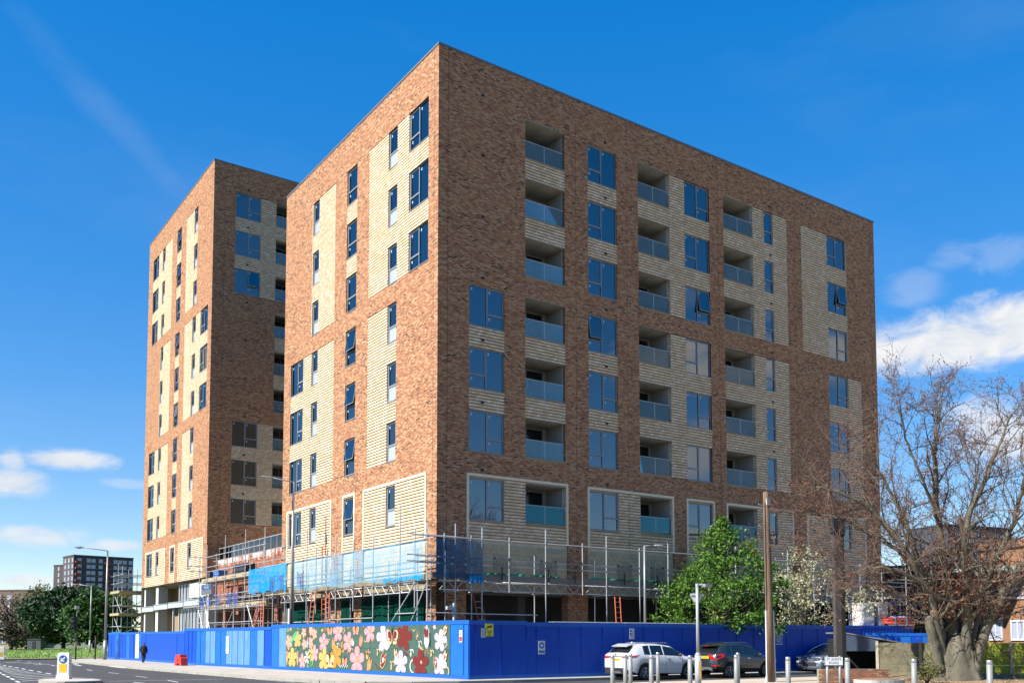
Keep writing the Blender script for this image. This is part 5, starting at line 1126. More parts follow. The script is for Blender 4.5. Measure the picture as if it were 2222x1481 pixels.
# ================================================================= cars
def paint(name,c,metal=.0,rough=.3): return mat(name,c,rough,metal=metal,spec=.5,coat=1)
TYRE=mat('tyre_rubber',(.018,.018,.019),.85); RIM=mat('alloy_rim',(.50,.51,.53),.3,metal=.8); CGL=mat('car_glass',(.010,.014,.017),.04,spec=.8); PLASB=mat('black_trim',(.02,.02,.021),.6); REDL=mat('rear_lamp_red',(.55,.01,.01),.2,coat=1); CHR=mat('chrome',(.7,.7,.7),.15,metal=1); HEADL=mat('headlamp_clear',(.55,.57,.60),.1,coat=1)
YP=mat('plate_yellow',(.78,.52,.01),.5); WP=mat('plate_white_car',(.75,.75,.73),.5)
def interp(tab,x):
    if x<=tab[0][0]: return tab[0][1]
    for (a,b),(c,d) in zip(tab[:-1],tab[1:]):
        if x<=c: f=(x-a)/(c-a); f=f*f*(3-2*f)*.5+f*.5; return b+(d-b)*f
    return tab[-1][1]
def car(loc,rz,P,label):
    """x runs from tail (0) to nose (L). Body lofted through stations; glass, lamps, wheels and trim are parts"""
    C=empty('car',loc,rz,label,'car'); L=P['L']; HWd=P['W']/2; xr,xf=P['rear'],P['rear']+P['wb']; R=P['R']
    N_=64; xs=[L*i/N_ for i in range(N_+1)]
    bodies={'body':MB(),'side_window':MB(),'windscreen':MB(),'rear_window':MB(),'sill_trim':MB()}
    def station(x):
        e=min(x,L-x); pl=HWd*(1-.16*max(0,1-e/.75)**2.2)      # plan taper at nose and tail
        bot=interp(P['bot'],x); belt=interp(P['belt'],x); top=interp(P['top'],x); ws=interp(P['roofw'],x)
        arch=bot
        for xw in (xr,xf):
            q=(R+.075)**2-(x-xw)**2
            if q>0: arch=max(arch,R+math.sqrt(q))
        arch=min(arch,belt-.12)
        sh=belt-.07
        pts=[(0,bot),(pl*.80,bot),(pl*.965,max(arch,bot+.02)),(pl*.995,max(arch+.03,bot+.25*(belt-bot))),(pl*1.0,arch+(belt-arch)*.52),(pl*.985,sh),(pl*.945,belt)]
        tw=pl*ws
        g0=belt+(top-belt)*.06; g1=belt+(top-belt)*.84
        pts+=[(pl*.94+(tw-pl*.94)*.05,g0),(pl*.94+(tw-pl*.94)*.86,g1),(tw*.94,belt+(top-belt)*.955),(tw*.6,top),(0,top+.012)]
        return pts
    ST_=[station(x) for x in xs]; n=len(ST_[0])
    for i in range(N_):
        xm=(xs[i]+xs[i+1])/2; glasszone=interp(P['top'],xm)-interp(P['belt'],xm)>.16
        for k in range(n-1):
            for s in (-1,1):
                a,b,c,d=ST_[i][k],ST_[i+1][k],ST_[i+1][k+1],ST_[i][k+1]
                vs=[(xs[i],s*a[0],a[1]),(xs[i+1],s*b[0],b[1]),(xs[i+1],s*c[0],c[1]),(xs[i],s*d[0],d[1])]
                if s>0: vs.reverse()
                key='body'
                if k<=1 or (k==2 and P.get('clad')): key='sill_trim'
                if k==7:
                    if P['sw'][0]<xm<P['sw'][1] and glasszone and not any(abs(xm-p)<.045 for p in P['pillars']): key='side_window%d_%d'%(s,sum(xm>p for p in P['pillars']))
                if k>=9 and P['ws'][0]<xm<P['ws'][1]: key='windscreen'
                if k>=9 and P['rw'][0]<xm<P['rw'][1]: key='rear_window'
                bodies.setdefault(key,MB()).add(vs,[(0,1,2,3)])
    for e,i in ((0,0),(1,N_)):
        pts=ST_[i]; vs=[(xs[i],p[0],p[1]) for p in pts]+[(xs[i],-p[0],p[1]) for p in reversed(pts)]
        if e==0: vs.reverse()
        bodies['body'].add(vs,[tuple(range(len(vs)))])
    pm_=P['paint']
    for k in list(bodies):
        mm={'body':pm_,'sill_trim':PLASB}.get(k,CGL)
        if not bodies[k].v: continue
        nm='side_window' if k.startswith('side') else k; me=bodies[k].mesh(nm,mm,True); bm=bmesh.new(); bm.from_mesh(me); bmesh.ops.remove_doubles(bm,verts=bm.verts,dist=.0008); bmesh.ops.recalc_face_normals(bm,faces=bm.faces) if k=='body' else None; bm.to_mesh(me); bm.free()
        link(nm,me,C)
    # inner dark box closes the arches and the cabin floor
    g=MB(); g.box(.25,L-.25,-HWd*.72,HWd*.72,.26,interp(P['belt'],L/2)-.1); g.build('inner_arch',DARK,C)
    # wheels
    for xw in (xr,xf):
        for s in (-1,1):
            w=MB(); y0,y1=HWd*.985,HWd*.985-.23; seg=28; prof=[(R*.62,y0-.035),(R*.70,y0-.005),(R*.93,y0),(R,y0-.03),(R,y1+.03),(R*.93,y1),(R*.6,y1)]
            w.loft([[(pr*math.cos(t),s*py,pr*math.sin(t)) for pr,py in prof] for t in [2*PI*i/seg for i in range(seg+1)]],closed=False,cap=False)
            wo_=w.build('wheel',TYRE,C,(xw,0,R),smooth=True,recalc=True)
            q=MB(); yy=s*(y0-.03)
            for k in range(P.get('spokes',5)):
                t=2*PI*k/P.get('spokes',5)+.3
                for dt in (-.16,.16):
                    a=(R*.10*math.cos(t+dt),yy,R*.10*math.sin(t+dt)); b=(R*.60*math.cos(t+dt*.9),yy,R*.60*math.sin(t+dt*.9)); q.tube(a,b,.022,.028,6)
            for i in range(24): t=2*PI*i/24; t2=2*PI*(i+1)/24; q.quad((R*.57*math.cos(t),yy,R*.57*math.sin(t)),(R*.57*math.cos(t2),yy,R*.57*math.sin(t2)),(R*.645*math.cos(t2),yy,R*.645*math.sin(t2)),(R*.645*math.cos(t),yy,R*.645*math.sin(t)))
            q.tube((0,yy-.01,0),(0,yy+.012,0),R*.13,R*.13,12); q.build('rim',RIM,wo_)
            q=MB(); q.tube((0,s*(y0-.13),0),(0,s*(y0-.12),0),R*.6,R*.6,20); q.build('brake_disc',PLASB,wo_)
    sy=interp([(0,1),(1,1)],0)
    def surf_y(x,k): return station(x)[k][0]
    # door seams, handles, mirrors
    for x in P['seams']:
        for s in (-1,1):
            g=MB(); p=[(x,s*(ST_q[0]+.003),ST_q[1]) for ST_q in station(x)[3:7]]; g.path(p,.006,4); g.build('door_seam',PLASB,C)
    for x in P['handles']:
        for s in (-1,1): g=MB(); y=surf_y(x,5); z=interp(P['belt'],x)-.12; g.box(x-.10,x+.10,s*y-.012,s*y+.03*s if s>0 else s*y+.012,z-.018,z+.018) if s>0 else g.box(x-.10,x+.10,s*y-.03,s*y+.012,z-.018,z+.018); g.build('door_handle',P.get('hmat',CHR),C)
    for s in (-1,1):
        x=P['mirror']; y=surf_y(x,6)*s; z=interp(P['belt'],x)+.08; g=MB(); R_=[]
        for f,k in ((0,.6),(.3,1),(.7,1),(1,.5)): R_.append([(x+.11*f-.05+.0,y+s*(.06+.17*f*0)+s*(.10*math.cos(t)*k+.07),z+.075*math.sin(t)*k) for t in [2*PI*i/10 for i in range(10)]])
        g.loft(R_); g.tube((x,y,z-.03),(x,y+s*.1,z-.02),.025); g.build('mirror',P.get('mir',pm_),C,recalc=True,smooth=True)
    # tail
    yT=lambda z:0
    g=MB(); g.box(-.012,.05,-.26,.26,P['plz']-.06,P['plz']+.06); pl_=g.build('number_plate',YP,C)
    l=link('lettering',text_mesh(P['reg'],.085,BLK_),pl_,(-.0145,0,P['plz'])); l.rotation_euler=(PI/2,0,-PI/2); l.scale=(1.05,1,1)
    g=MB(); g.box(L-.05,L+.014,-.26,.26,P['fplz']-.055,P['fplz']+.055); pl_=g.build('number_plate',WP,C)
    l=link('lettering',text_mesh(P['reg'],.085,BLK_),pl_,(L+.0165,0,P['fplz'])); l.rotation_euler=(PI/2,0,PI/2); l.scale=(1.05,1,1)
    def wrap(name,x0,x1,z0,z1,m,out=.012,zt=None):
        # a lamp or trim piece that follows the flank and the end
        for s in (-1,1):
            g=MB(); nn=7; A_=[];B_=[]
            for i in range(nn):
                x=x0+(x1-x0)*i/(nn-1); f=i/(nn-1); za=z0+(zt[0]-z0)*f if zt else z0; zb=z1+(zt[1]-z1)*f if zt else z1
                def yat(z):
                    pts=station(x)
                    for (a,b),(c,d) in zip(pts[2:-1],pts[3:]):
                        if b<=z<=d: return a+(c-a)*(z-b)/max(1e-6,d-b)
                    return pts[4][0]
                A_.append((x,s*(yat(za)+out),za)); B_.append((x,s*(yat(zb)+out),zb))
            for i in range(nn-1): g.quad(A_[i],A_[i+1],B_[i+1],B_[i])
            # end cap across the corner
            xe=x0 if abs(x0)<abs(L-x1) else x1; ya=A_[0][1] if xe==x0 else A_[-1][1]; ie=0 if xe==x0 else -1; o_=-.014 if xe<L/2 else .014
            g.quad((xe+o_,A_[ie][1],A_[ie][2]),(xe+o_,A_[ie][1]*P.get('lampin',.55),A_[ie][2]+.02),(xe+o_,B_[ie][1]*P.get('lampin',.55),B_[ie][2]-.01),(xe+o_,B_[ie][1],B_[ie][2])); g.quad(A_[ie],(xe+o_,A_[ie][1],A_[ie][2]),(xe+o_,B_[ie][1],B_[ie][2]),B_[ie])
            g.build(name,m,C)
    P['extra'](C,wrap,g,station,L,HWd)
    return C
def suv_extra(C,wrap,g,station,L,HW):
    wrap('tail_lamp',.0,.62,.98,1.09,REDL,zt=(1.12,1.14)); wrap('headlamp',L-.55,L,.80,.88,HEADL,zt=(.74,.86))
    g=MB(); g.box(-.02,.03,-.45,.45,1.05,1.08); g.build('tailgate_trim',PLASB,C); g=MB(); g.box(-.016,.06,-HW*.80,HW*.80,.30,.56); g.build('rear_bumper',PLASB,C); g=MB(); g.box(-.02,.05,-.32,.32,.33,.40); g.build('skid_plate',RIM,C)
    g=MB(); g.poly([(-.018,.055*math.cos(t),1.155+.04*math.sin(t)) for t in [2*PI*i/16 for i in range(16)]]); g.build('badge',PLASB,C)
    g=MB(); g.prism([(.22,1.50),(.6,1.60),(.6,1.645),(.20,1.535)],-.52,.52,'y'); g.build('spoiler',MT['pearl_white_paint'],C,recalc=True)
    g=MB(); g.prism([(.9,1.655),(1.18,1.655),(.96,1.735)],-.02,.02,'y'); g.build('fin_aerial',MT['pearl_white_paint'],C,recalc=True)
    for s in (-1,1): g=MB(); g.path([(1.1,s*.60,1.655),(1.25,s*.60,1.69),(2.4,s*.61,1.69),(2.6,s*.61,1.66)],.02,6); g.build('roof_rail',CHR,C)
SUVP=dict(L=4.63,W=1.86,rear=.98,wb=2.66,R=.36,spokes=5,paint=paint('pearl_white_paint',(.74,.74,.74)),mir=PLASB,reg='JA15 SAR',plz=.93,fplz=.55,
 bot=[(0,.46),(.5,.30),(4.0,.26),(4.63,.34)],belt=[(0,1.10),(.4,1.14),(1.2,1.11),(2.9,1.05),(3.5,1.0),(4.2,.92),(4.5,.80),(4.63,.66)],top=[(0,1.16),(.12,1.22),(.55,1.56),(1.2,1.645),(2.0,1.645),(2.6,1.56),(3.2,1.28),(3.55,1.06),(4.2,.97),(4.5,.86),(4.63,.70)],
 roofw=[(0,.90),(.5,.74),(2,.70),(3.2,.80),(3.6,.9),(4.63,.9)],sw=(.95,3.22),pillars=[1.35,2.15],ws=(2.62,3.42),rw=(.13,.52),seams=[1.25,2.2,3.25],handles=[1.45,2.4],mirror=3.02,extra=suv_extra,clad=False)
def mok_extra(C,wrap,g,station,L,HW):
    wrap('tail_lamp',.0,.42,.86,1.12,REDL,zt=(1.02,1.16)); wrap('reflector',.0,.14,.56,.62,REDL); wrap('headlamp',L-.55,L,.76,.88,HEADL,zt=(.72,.84))
    g=MB(); g.prism([(-.5,.36),(.5,.36),(.38,.52),(-.38,.52)],-.02,.03,'x'); g.build('skid_plate',RIM,C,recalc=True); g=MB(); g.box(-.02,.03,-.3,.3,1.06,1.09); g.build('chrome_strip',CHR,C)
    g=MB(); g.prism([(.16,1.50),(.5,1.60),(.5,1.645),(.14,1.535)],-.50,.50,'y'); g.build('spoiler',MT['dark_slate_paint'],C,recalc=True); g=MB(); g.box(.13,.16,-.12,.12,1.505,1.53); g.build('brake_light',REDL,C)
    for s in (-1,1): g=MB(); g.path([(.75,s*.58,1.65),(.9,s*.58,1.69),(2.1,s*.6,1.69),(2.3,s*.6,1.65)],.02,6); g.build('roof_rail',CHR,C)
    g=MB(); g.tube((-.03,-.45,.30),(.1,-.45,.30),.04); g.build('exhaust',CHR,C)
MOKP=dict(L=4.28,W=1.78,rear=.82,wb=2.555,R=.345,spokes=5,paint=paint('dark_slate_paint',(.018,.023,.028)),mir=PLASB,reg='FJ17 KZC',plz=.98,fplz=.52,
 bot=[(0,.44),(.5,.30),(3.7,.26),(4.28,.34)],belt=[(0,1.06),(.5,1.10),(1.5,1.08),(2.6,1.02),(3.3,1.0),(3.9,.94),(4.2,.80),(4.28,.66)],top=[(0,1.12),(.1,1.2),(.42,1.55),(1.0,1.655),(1.8,1.66),(2.4,1.58),(3.0,1.28),(3.3,1.07),(3.9,1.0),(4.2,.86),(4.28,.70)],
 roofw=[(0,.9),(.4,.76),(1.8,.72),(3,.82),(3.4,.9),(4.28,.9)],sw=(.7,3.0),pillars=[1.0,1.85],ws=(2.42,3.18),rw=(.11,.40),seams=[1.05,1.95,2.95],handles=[1.2,2.1],mirror=2.85,extra=mok_extra,clad=True)
def mpv_extra(C,wrap,g,station,L,HW):
    wrap('tail_lamp',.0,.35,.85,1.05,REDL); wrap('headlamp',L-.62,L,.66,.80,HEADL,zt=(.60,.70)); wrap('day_light',L-.5,L,.86,.90,HEADL)
    g=MB(); g.box(L-.02,L+.018,-.48,.48,.44,.62); g.build('grille',PLASB,C); g=MB(); g.box(L-.03,L+.02,-.62,.62,.24,.33); g.build('lower_intake',PLASB,C)
    g=MB(); g.path([(L+.02,-.7,.84),(L+.025,-.1,.80),(L+.03,0,.86),(L+.025,.1,.80),(L+.02,.7,.84)],.014,6); g.path([(L+.02,-.5,.78),(L+.03,0,.82),(L+.02,.5,.78)],.012,6); g.build('chevron_trim',CHR,C)
    for s in (-1,1): g=MB(); g.path([(.9,s*.62,1.60),(2.2,s*.63,1.60),(3.0,s*.70,1.36),(3.6,s*.78,1.04)],.022,6); g.build('silver_arch',CHR,C)
MPVP=dict(L=4.44,W=1.83,rear=.80,wb=2.78,R=.335,spokes=6,paint=paint('blue_grey_paint',(.16,.19,.25),.5,.35),mir=REDL,reg='LW18 GFX',plz=.9,fplz=.53,
 bot=[(0,.40),(.5,.26),(3.9,.22),(4.44,.28)],belt=[(0,1.02),(1,1.04),(2.6,1.0),(3.4,.97),(4.0,.92),(4.3,.82),(4.44,.60)],top=[(0,1.1),(.15,1.3),(.5,1.52),(1.2,1.61),(2.0,1.60),(2.6,1.50),(3.3,1.2),(3.75,1.0),(4.1,.95),(4.3,.86),(4.44,.64)],
 roofw=[(0,.9),(.5,.76),(1.8,.72),(3,.80),(3.8,.9),(4.44,.9)],sw=(.5,3.5),pillars=[1.1,2.1,3.0],ws=(2.45,3.68),rw=(.15,.48),seams=[1.0,2.1,3.1],handles=[1.2,2.2],mirror=3.15,extra=mpv_extra)
car((5.15,-7.25,-.12),RAD(0),SUVP,'white crossover car parked with its tail to the junction')
car((10.3,-7.75,-.12),RAD(1),MOKP,'dark slate crossover car parked ahead of the white one')
car((22.9,-7.25,-.12),RAD(181.5),MPVP,'blue-grey people carrier parked nose towards the junction')
# ================================================================= person
def person(loc,rz,H,label):
    S=H/1.75; P=empty('person',loc,rz,label,'person')
    J={'pel':(0,0,.95,.15),'wa':(0,.0,1.10,.145),'ch':(0,.01,1.32,.17),'nk0':(0,.01,1.47,.075),'nk':(0,-.005,1.53,.055),'hd':(0,-.02,1.62,.085),'tp':(0,-.015,1.70,.07),
     'lh':(-.10,0,.90,.11),'lk':(-.10,-.10,.50,.075),'la':(-.10,-.02,.10,.05),'lt':(-.11,-.18,.05,.04),'rh':(.10,0,.90,.11),'rk':(.10,-.02,.50,.075),'ra':(.10,.20,.14,.05),'rt':(.10,.12,.04,.04),
     'ls':(-.20,.01,1.41,.085),'le':(-.29,.07,1.14,.065),'lw':(-.24,-.05,.93,.045),'rs':(.20,.01,1.41,.085),'re':(.30,.05,1.14,.065),'rw':(.24,-.08,.94,.045)}
    E_=[('pel','wa'),('wa','ch'),('ch','nk0'),('nk0','nk'),('nk','hd'),('hd','tp'),('pel','lh'),('lh','lk'),('lk','la'),('la','lt'),('pel','rh'),('rh','rk'),('rk','ra'),('ra','rt'),('ch','ls'),('ls','le'),('le','lw'),('ch','rs'),('rs','re'),('re','rw')]
    for sd,sx in (('l',-1),('r',1)):
        w=J[sd+'w']; J[sd+'pm']=(w[0]+.0*sx,w[1]-.04,w[2]-.09,.036); E_.append((sd+'w',sd+'pm'))
        for k in range(4): J[sd+'f%d'%k]=(w[0]+(k-1.5)*.017,w[1]-.065-.008*k,w[2]-.175+.008*abs(k-1.5),.010); E_.append((sd+'pm',sd+'f%d'%k))
        J[sd+'th']=(w[0]-.045*sx,w[1]-.06,w[2]-.11,.011); E_.append((sd+'pm',sd+'th'))
    ks=list(J); me=bpy.data.meshes.new('body'); me.from_pydata([tuple(c*S for c in J[k][:3]) for k in ks],[(ks.index(a),ks.index(b)) for a,b in E_],[])
    o=bpy.data.objects.new('body_skin',me); COL.objects.link(o); mod=o.modifiers.new('s','SKIN'); sv=me.skin_vertices[0].data
    for i,k in enumerate(ks): sv[i].radius=(J[k][3]*S,J[k][3]*S); sv[i].use_root=(k=='pel')
    sb=o.modifiers.new('d','SUBSURF'); sb.levels=2; sb.render_levels=2
    bpy.context.view_layer.update(); em=bpy.data.meshes.new_from_object(o.evaluated_get(bpy.context.evaluated_depsgraph_get())); bpy.data.objects.remove(o)
    em.materials.clear()
    for m_ in (mat('skin_tone',(.25,.12,.08),.6),mat('black_jacket',(.016,.016,.018),.75,noise=.2,nscale=6,bump=.3,bscale=12),mat('black_trousers',(.02,.02,.024),.85),mat('white_shoes',(.65,.65,.65),.6)): em.materials.append(m_)
    for p in em.polygons:
        z=p.center.z/S; x=abs(p.center.x)/S; p.use_smooth=True
        p.material_index=3 if z<.09 else (2 if z<.92 and x<.205 else (0 if z>1.505 or (z<.93 and x>=.205) else 1))
    link('body',em,P)
    g=MB(); R_=[]   # jacket hem and hood fullness
    for z,k in ((.86,.205),(.95,.215),(1.1,.20),(1.3,.205),(1.42,.17)): R_.append([(k*1.05*S*math.cos(t),k*.78*S*math.sin(t)+.01,z*S) for t in [2*PI*i/16 for i in range(16)]])
    g.loft(R_); g.build('jacket',MT['black_jacket'],P,smooth=True)
    g=MB(); R_=[]
    for f in range(7): t=f/6*PI*.5; R_.append([(.098*S*math.cos(t)*math.cos(u),(-.005+.108*math.cos(t)*math.sin(u))*S,(1.64+.10*math.sin(t))*S) for u in [2*PI*i/14 for i in range(14)]])
    g.loft(R_); g.build('hair',mat('dark_reddish_hair',(.07,.02,.015),.7),P,smooth=True)
person((-6.35,29.8,0),RAD(10),1.47,'person in black jacket and trousers walking away along the blue hoarding')
# ================================================================= trees
FWD=Vector((math.sin(RAD(34.73)),math.cos(RAD(34.73)),0)); RGT=Vector((math.cos(RAD(34.73)),-math.sin(RAD(34.73)),0))
BARK=mat('grey_lichen_bark',(.125,.112,.078),.95,noise=.45,nscale=2.5,bump=.7,bscale=9,stretch=(1,1,.5))
TWIG=mat('reddish_twig',(.135,.088,.066),.9,noise=.3,nscale=3)
BARKD=mat('dark_bark',(.07,.055,.04),.95,noise=.4,nscale=3,bump=.5)
def smooth_path(P,n):
    P=[Vector(p) for p in P]; out=[]
    for i in range(len(P)-1):
        a=P[max(i-1,0)]; b=P[i]; c=P[i+1]; d=P[min(i+2,len(P)-1)]
        for k in range(n):
            t=k/n; out.append(.5*((2*b)+(c-a)*t+(2*a-5*b+4*c-d)*t*t+(3*b-a-3*c+d)*t**3))
    out.append(P[-1]); return out
def leafquad(g,c,s,r,mi=0,aspect=.55):
    a=Vector((r.gauss(0,1),r.gauss(0,1),r.gauss(0,1))).normalized(); b=a.orthogonal().normalized(); q=r.random()*6.28; b=b*math.cos(q)+a.cross(b)*math.sin(q)
    w=a.cross(b)*s*aspect*.5; l=b*s*.5; u=a*s*.12
    g.add([c-l,c+w+u,c+l,c-w+u],[(0,1,2,3)],mi)
def bare_tree(base):
    r=random.Random(77); T_=empty('bare_tree',base,0,'large multi-stemmed bare tree with rusty twigs growing from the bark bed','tree')
    def W_(a,b,z): return RGT*a+FWD*b+Vector((0,0,z*.94))
    SD=[([(-.75,0,.1),(-.9,-.1,.7),(-1.15,-.2,1.7),(-1.3,-.25,2.6)],.26,.17),
     ([(-.5,.1,.2),(-.75,0,1.3),(-1.4,-.5,3.6),(-2.6,-.9,5.6),(-4.1,-1.1,7.2),(-5.9,-1.3,7.9)],.30,.03),
     ([(-.35,.2,.2),(-.5,.3,1.4),(-.75,.5,3.2),(-1.3,.7,5.3),(-2.2,.5,7.7),(-3.3,.6,9.8)],.32,.03),
     ([(-.05,.2,.2),(-.1,.3,1.6),(-.2,.4,4.0),(-.6,.3,7.2),(-.75,0,9.8),(-.4,0,11.9)],.34,.03),
     ([(.1,-.1,.2),(.2,-.2,1.6),(.1,-.5,4.0),(-.2,-1.2,6.2),(.6,-1.6,8.6),(1.5,-1.5,10.8)],.30,.03),
     ([(.3,.2,.2),(.55,.3,1.6),(1.25,.5,4.0),(2.2,.6,5.8),(2.9,.2,8.4),(3.3,.1,10.6)],.30,.03),
     ([(.45,-.1,.2),(.7,-.3,1.5),(1.7,-.8,4.2),(3.3,-1.2,6.3),(4.6,-1.2,8.4),(5.2,-1.0,10.2)],.28,.03),
     ([(.5,.3,.6),(.6,.5,2.6),(1.8,.9,2.9),(2.9,1.2,3.7),(4.6,1.4,4.6)],.14,.03),
     ([(-.9,-.35,3.3),(-2.2,-1.0,4.2),(-3.6,-1.3,4.6),(-5.0,-1.6,4.3),(-6.2,-1.8,4.9)],.12,.02),
     ([(-.9,.55,4.0),(-2.0,1.5,5.8),(-3.6,2.0,6.9),(-5.2,2.2,7.3)],.12,.02),
     ([(-.5,.3,6.4),(-1.5,-.6,8.2),(-2.3,-1.0,9.9),(-2.6,-1.2,11.0)],.10,.02),
     ([(1.25,.5,4.0),(1.0,1.6,6.0),(1.8,2.2,8.2),(2.2,2.3,10.2)],.12,.02)]
    trunk=MB(); br=MB(); tw=MB(); buds=MB(); 
    # swollen base, one body
    R_=[]
    for z,rr in ((-.15,1.05),(.1,.90),(.4,.76),(.8,.66),(1.1,.66),(1.4,.52),(1.7,.34),(1.95,.12)):
        R_.append([tuple(W_(rr*(1+.12*math.sin(4*t+1)+.10*math.sin(9*t+z)+.04*r.random())*math.cos(t)-.02,rr*.8*(1+.12*math.sin(6*t+.5)+.05*math.sin(11*t))*math.sin(t)+.1,z)) for t in [2*PI*i/26 for i in range(26)]])
    trunk.loft(R_)
    def grow(p,d,L,rad,lev):
        n=5 if lev<2 else 3; P=[p]; dd=d.normalized()
        for k in range(n):
            dd=(dd+Vector((r.gauss(0,.22),r.gauss(0,.22),r.gauss(.05,.18)))).normalized(); P.append(P[-1]+dd*L/n)
        R0=[rad*(1-.75*k/n) for k in range(n+1)]
        (br if lev==0 else tw).path(P,R0,5 if lev==0 else 3)
        if lev<2:
            m_=int((10 if lev==0 else 6.4)*(.7+.6*r.random()))
            for k in range(m_):
                f=.15+.85*(k+r.random())/m_; i=min(n-1,int(f*n)); q=P[i]+(P[i+1]-P[i])*(f*n-i); td=(P[i+1]-P[i]).normalized()
                pd=(td*.75+Vector((r.gauss(0,.6),r.gauss(0,.6),r.gauss(.12,.5)))).normalized()
                grow(q,pd,L*(.42 if lev==0 else .45)*(.6+.7*r.random()),max(.0085,rad*.4),lev+1)
        else:
            for q in (P[-1],P[-2]): 
                if r.random()<.68: leafquad(buds,q,.06+.04*r.random(),r,0,.5)
    for pts,r0,r1 in SD:
        P=smooth_path([W_(*p) for p in pts],6); n=len(P); r0*=.84
        P=[p+Vector((r.gauss(0,.025),r.gauss(0,.025),r.gauss(0,.02))) for p in P]
        (trunk if r0>.2 else br).path(P,[r0+(r1-r0)*((i/(n-1))**.8) for i in range(n)],10)
        tot=sum((P[i+1]-P[i]).length for i in range(n-1))
        if tot<3: continue
        k=.28
        while k<1.0:
            i=min(n-2,int(k*(n-1))); q=P[i]; td=(P[i+1]-P[i]).normalized()
            pd=(td*.7+Vector((r.gauss(0,.62),r.gauss(0,.62),r.gauss(.1,.42)))).normalized()
            rad=(r0+(r1-r0)*k**.8)*.34+.008
            grow(q,pd,(1.5+1.7*r.random())*(1.2-.4*k),rad,0); k+=.36/tot*(.7+.5*r.random())
        grow(P[-1],(P[-1]-P[-2]),1.3,.022,0)
    trunk.build('trunk',BARK,T_,smooth=True); br.build('branches',BARK,T_,smooth=True); tw.build('twigs',TWIG,T_)['kind']='stuff'; buds.build('buds',leaf_mat('rust_bud',[(.20,.07,.035),(.28,.11,.05),(.16,.08,.05)],.2),T_)['kind']='stuff'
    dl=MB()
    for k in range(420):
        a=r.gauss(.1,1.5); z=2.5+2.1*r.random()**1.1; b=r.gauss(-.2,.7); leafquad(dl,W_(a,b,z),.10+.06*r.random(),r)
    dl.build('dead_leaves',leaf_mat('rust_dead_leaf',[(.42,.12,.04),(.55,.20,.07),(.35,.09,.03)],.4),T_)['kind']='stuff'
    return T_
bare_tree(TREEP)
def crown_tree(name,base,label,H,prof,nclump,nleaf,size,lm,barkm,seed,tr=.12,trunk_h=None,clr=.42,group=None,shift=(0,0),limbs=26,aspect=.6,under=0):
    """tapered trunk with limbs reaching leaf clumps spread through an uneven crown; prof = [(z, radius)...]"""
    r=random.Random(seed); T_=empty(name,base,0,label,'tree',group); W2=MB(); LV=MB(); zs=[p[0] for p in prof]
    W2.path(smooth_path([(0,0,-.1),(.05,.02,H*.25),(shift[0]*.5,shift[1]*.5,H*.55),(shift[0],shift[1],H*.92)],5),[tr*(1-.85*i/15) for i in range(16)],8)
    lob=[(r.random()*6.28,r.uniform(prof[0][0],prof[-1][0]),r.uniform(.12,.30)) for _ in range(9)]
    cl=[]
    while len(cl)<nclump:
        z=r.uniform(zs[0],zs[-1]); R=interp(prof,z)
        if r.random()>(R/max(p[1] for p in prof))**1.2+.08: continue
        t=r.random()*6.28; k=1
        for a,zz,am in lob: k+=am*math.exp(-((z-zz)/(.18*H))**2)*math.cos(t-a)
        rad=R*k*math.sqrt(r.random())*(.75+.4*r.random()) if r.random()<.35 else R*k*(.72+.33*r.random())
        f=max(0,min(1,(z-zs[0])/(H-zs[0]))); cl.append(Vector((shift[0]*f+rad*math.cos(t),shift[1]*f+rad*math.sin(t),z)))
    for i,c in enumerate(cl):
        if i<limbs:
            st=Vector((0,0,max(H*.15,c.z*.62))); W2.path(smooth_path([st,st.lerp(c,.5)+Vector((0,0,-.08*H*.3)),c],3),[tr*.35,tr*.3,tr*.24,tr*.2,tr*.14,tr*.1,tr*.06],5)
        s=clr*(.6+.8*r.random())
        for k in range(int(nleaf*(.6+.8*r.random()))):
            d=Vector((r.gauss(0,.5),r.gauss(0,.5),r.gauss(0,.38)))*s; leafquad(LV,c+d,size*(.65+.7*r.random()),r,0,aspect)
    W2.build('trunk',barkm,T_,smooth=True); LV.build('crown',lm,T_)['kind']='stuff'
    return T_
GL=leaf_mat('fresh_green_leaf',[(.035,.10,.010),(.07,.17,.018),(.12,.25,.03),(.19,.34,.06)],.38)
crown_tree('leafy_tree',(15.7,-4.0,0),'fresh green leafy tree overhanging the shaded hoarding',8.35,[(1.9,1.4),(2.6,2.8),(3.6,3.4),(4.6,3.1),(5.6,2.3),(6.6,1.5),(7.5,.8),(8.35,.15)],330,36,.19,GL,BARKD,5,.14,clr=.42)
crown_tree('leafy_tree',(16.6,-6.7,0),'low drooping spray of green leaves in front of the hoarding',2.6,[(1.7,.35),(2.2,.7),(2.6,.5)],9,20,.17,GL,BARKD,8,.02,clr=.28,limbs=4)
crown_tree('blossom_tree',(22.6,-4.0,0),'pale cream blossoming tree behind the blue hoarding',7.2,[(2.0,1.2),(3,2.4),(4.2,2.5),(5.5,1.9),(6.6,1.0),(7.2,.3)],150,26,.16,leaf_mat('cream_blossom',[(.62,.60,.42),(.42,.42,.20),(.25,.26,.10),(.70,.68,.55)],.35),BARKD,6,.12,clr=.45)
EV=leaf_mat('evergreen_leaf',[(.010,.030,.010),(.018,.055,.014),(.035,.085,.02)],.15)
EV2=leaf_mat('mid_green_leaf',[(.02,.06,.012),(.04,.10,.02),(.06,.14,.025)],.25)
OL=leaf_mat('olive_bud_leaf',[(.16,.15,.05),(.24,.22,.08),(.11,.09,.05)],.3)
BRL=leaf_mat('brown_twig_leaf',[(.09,.065,.045),(.13,.09,.06),(.06,.05,.03)],.2)
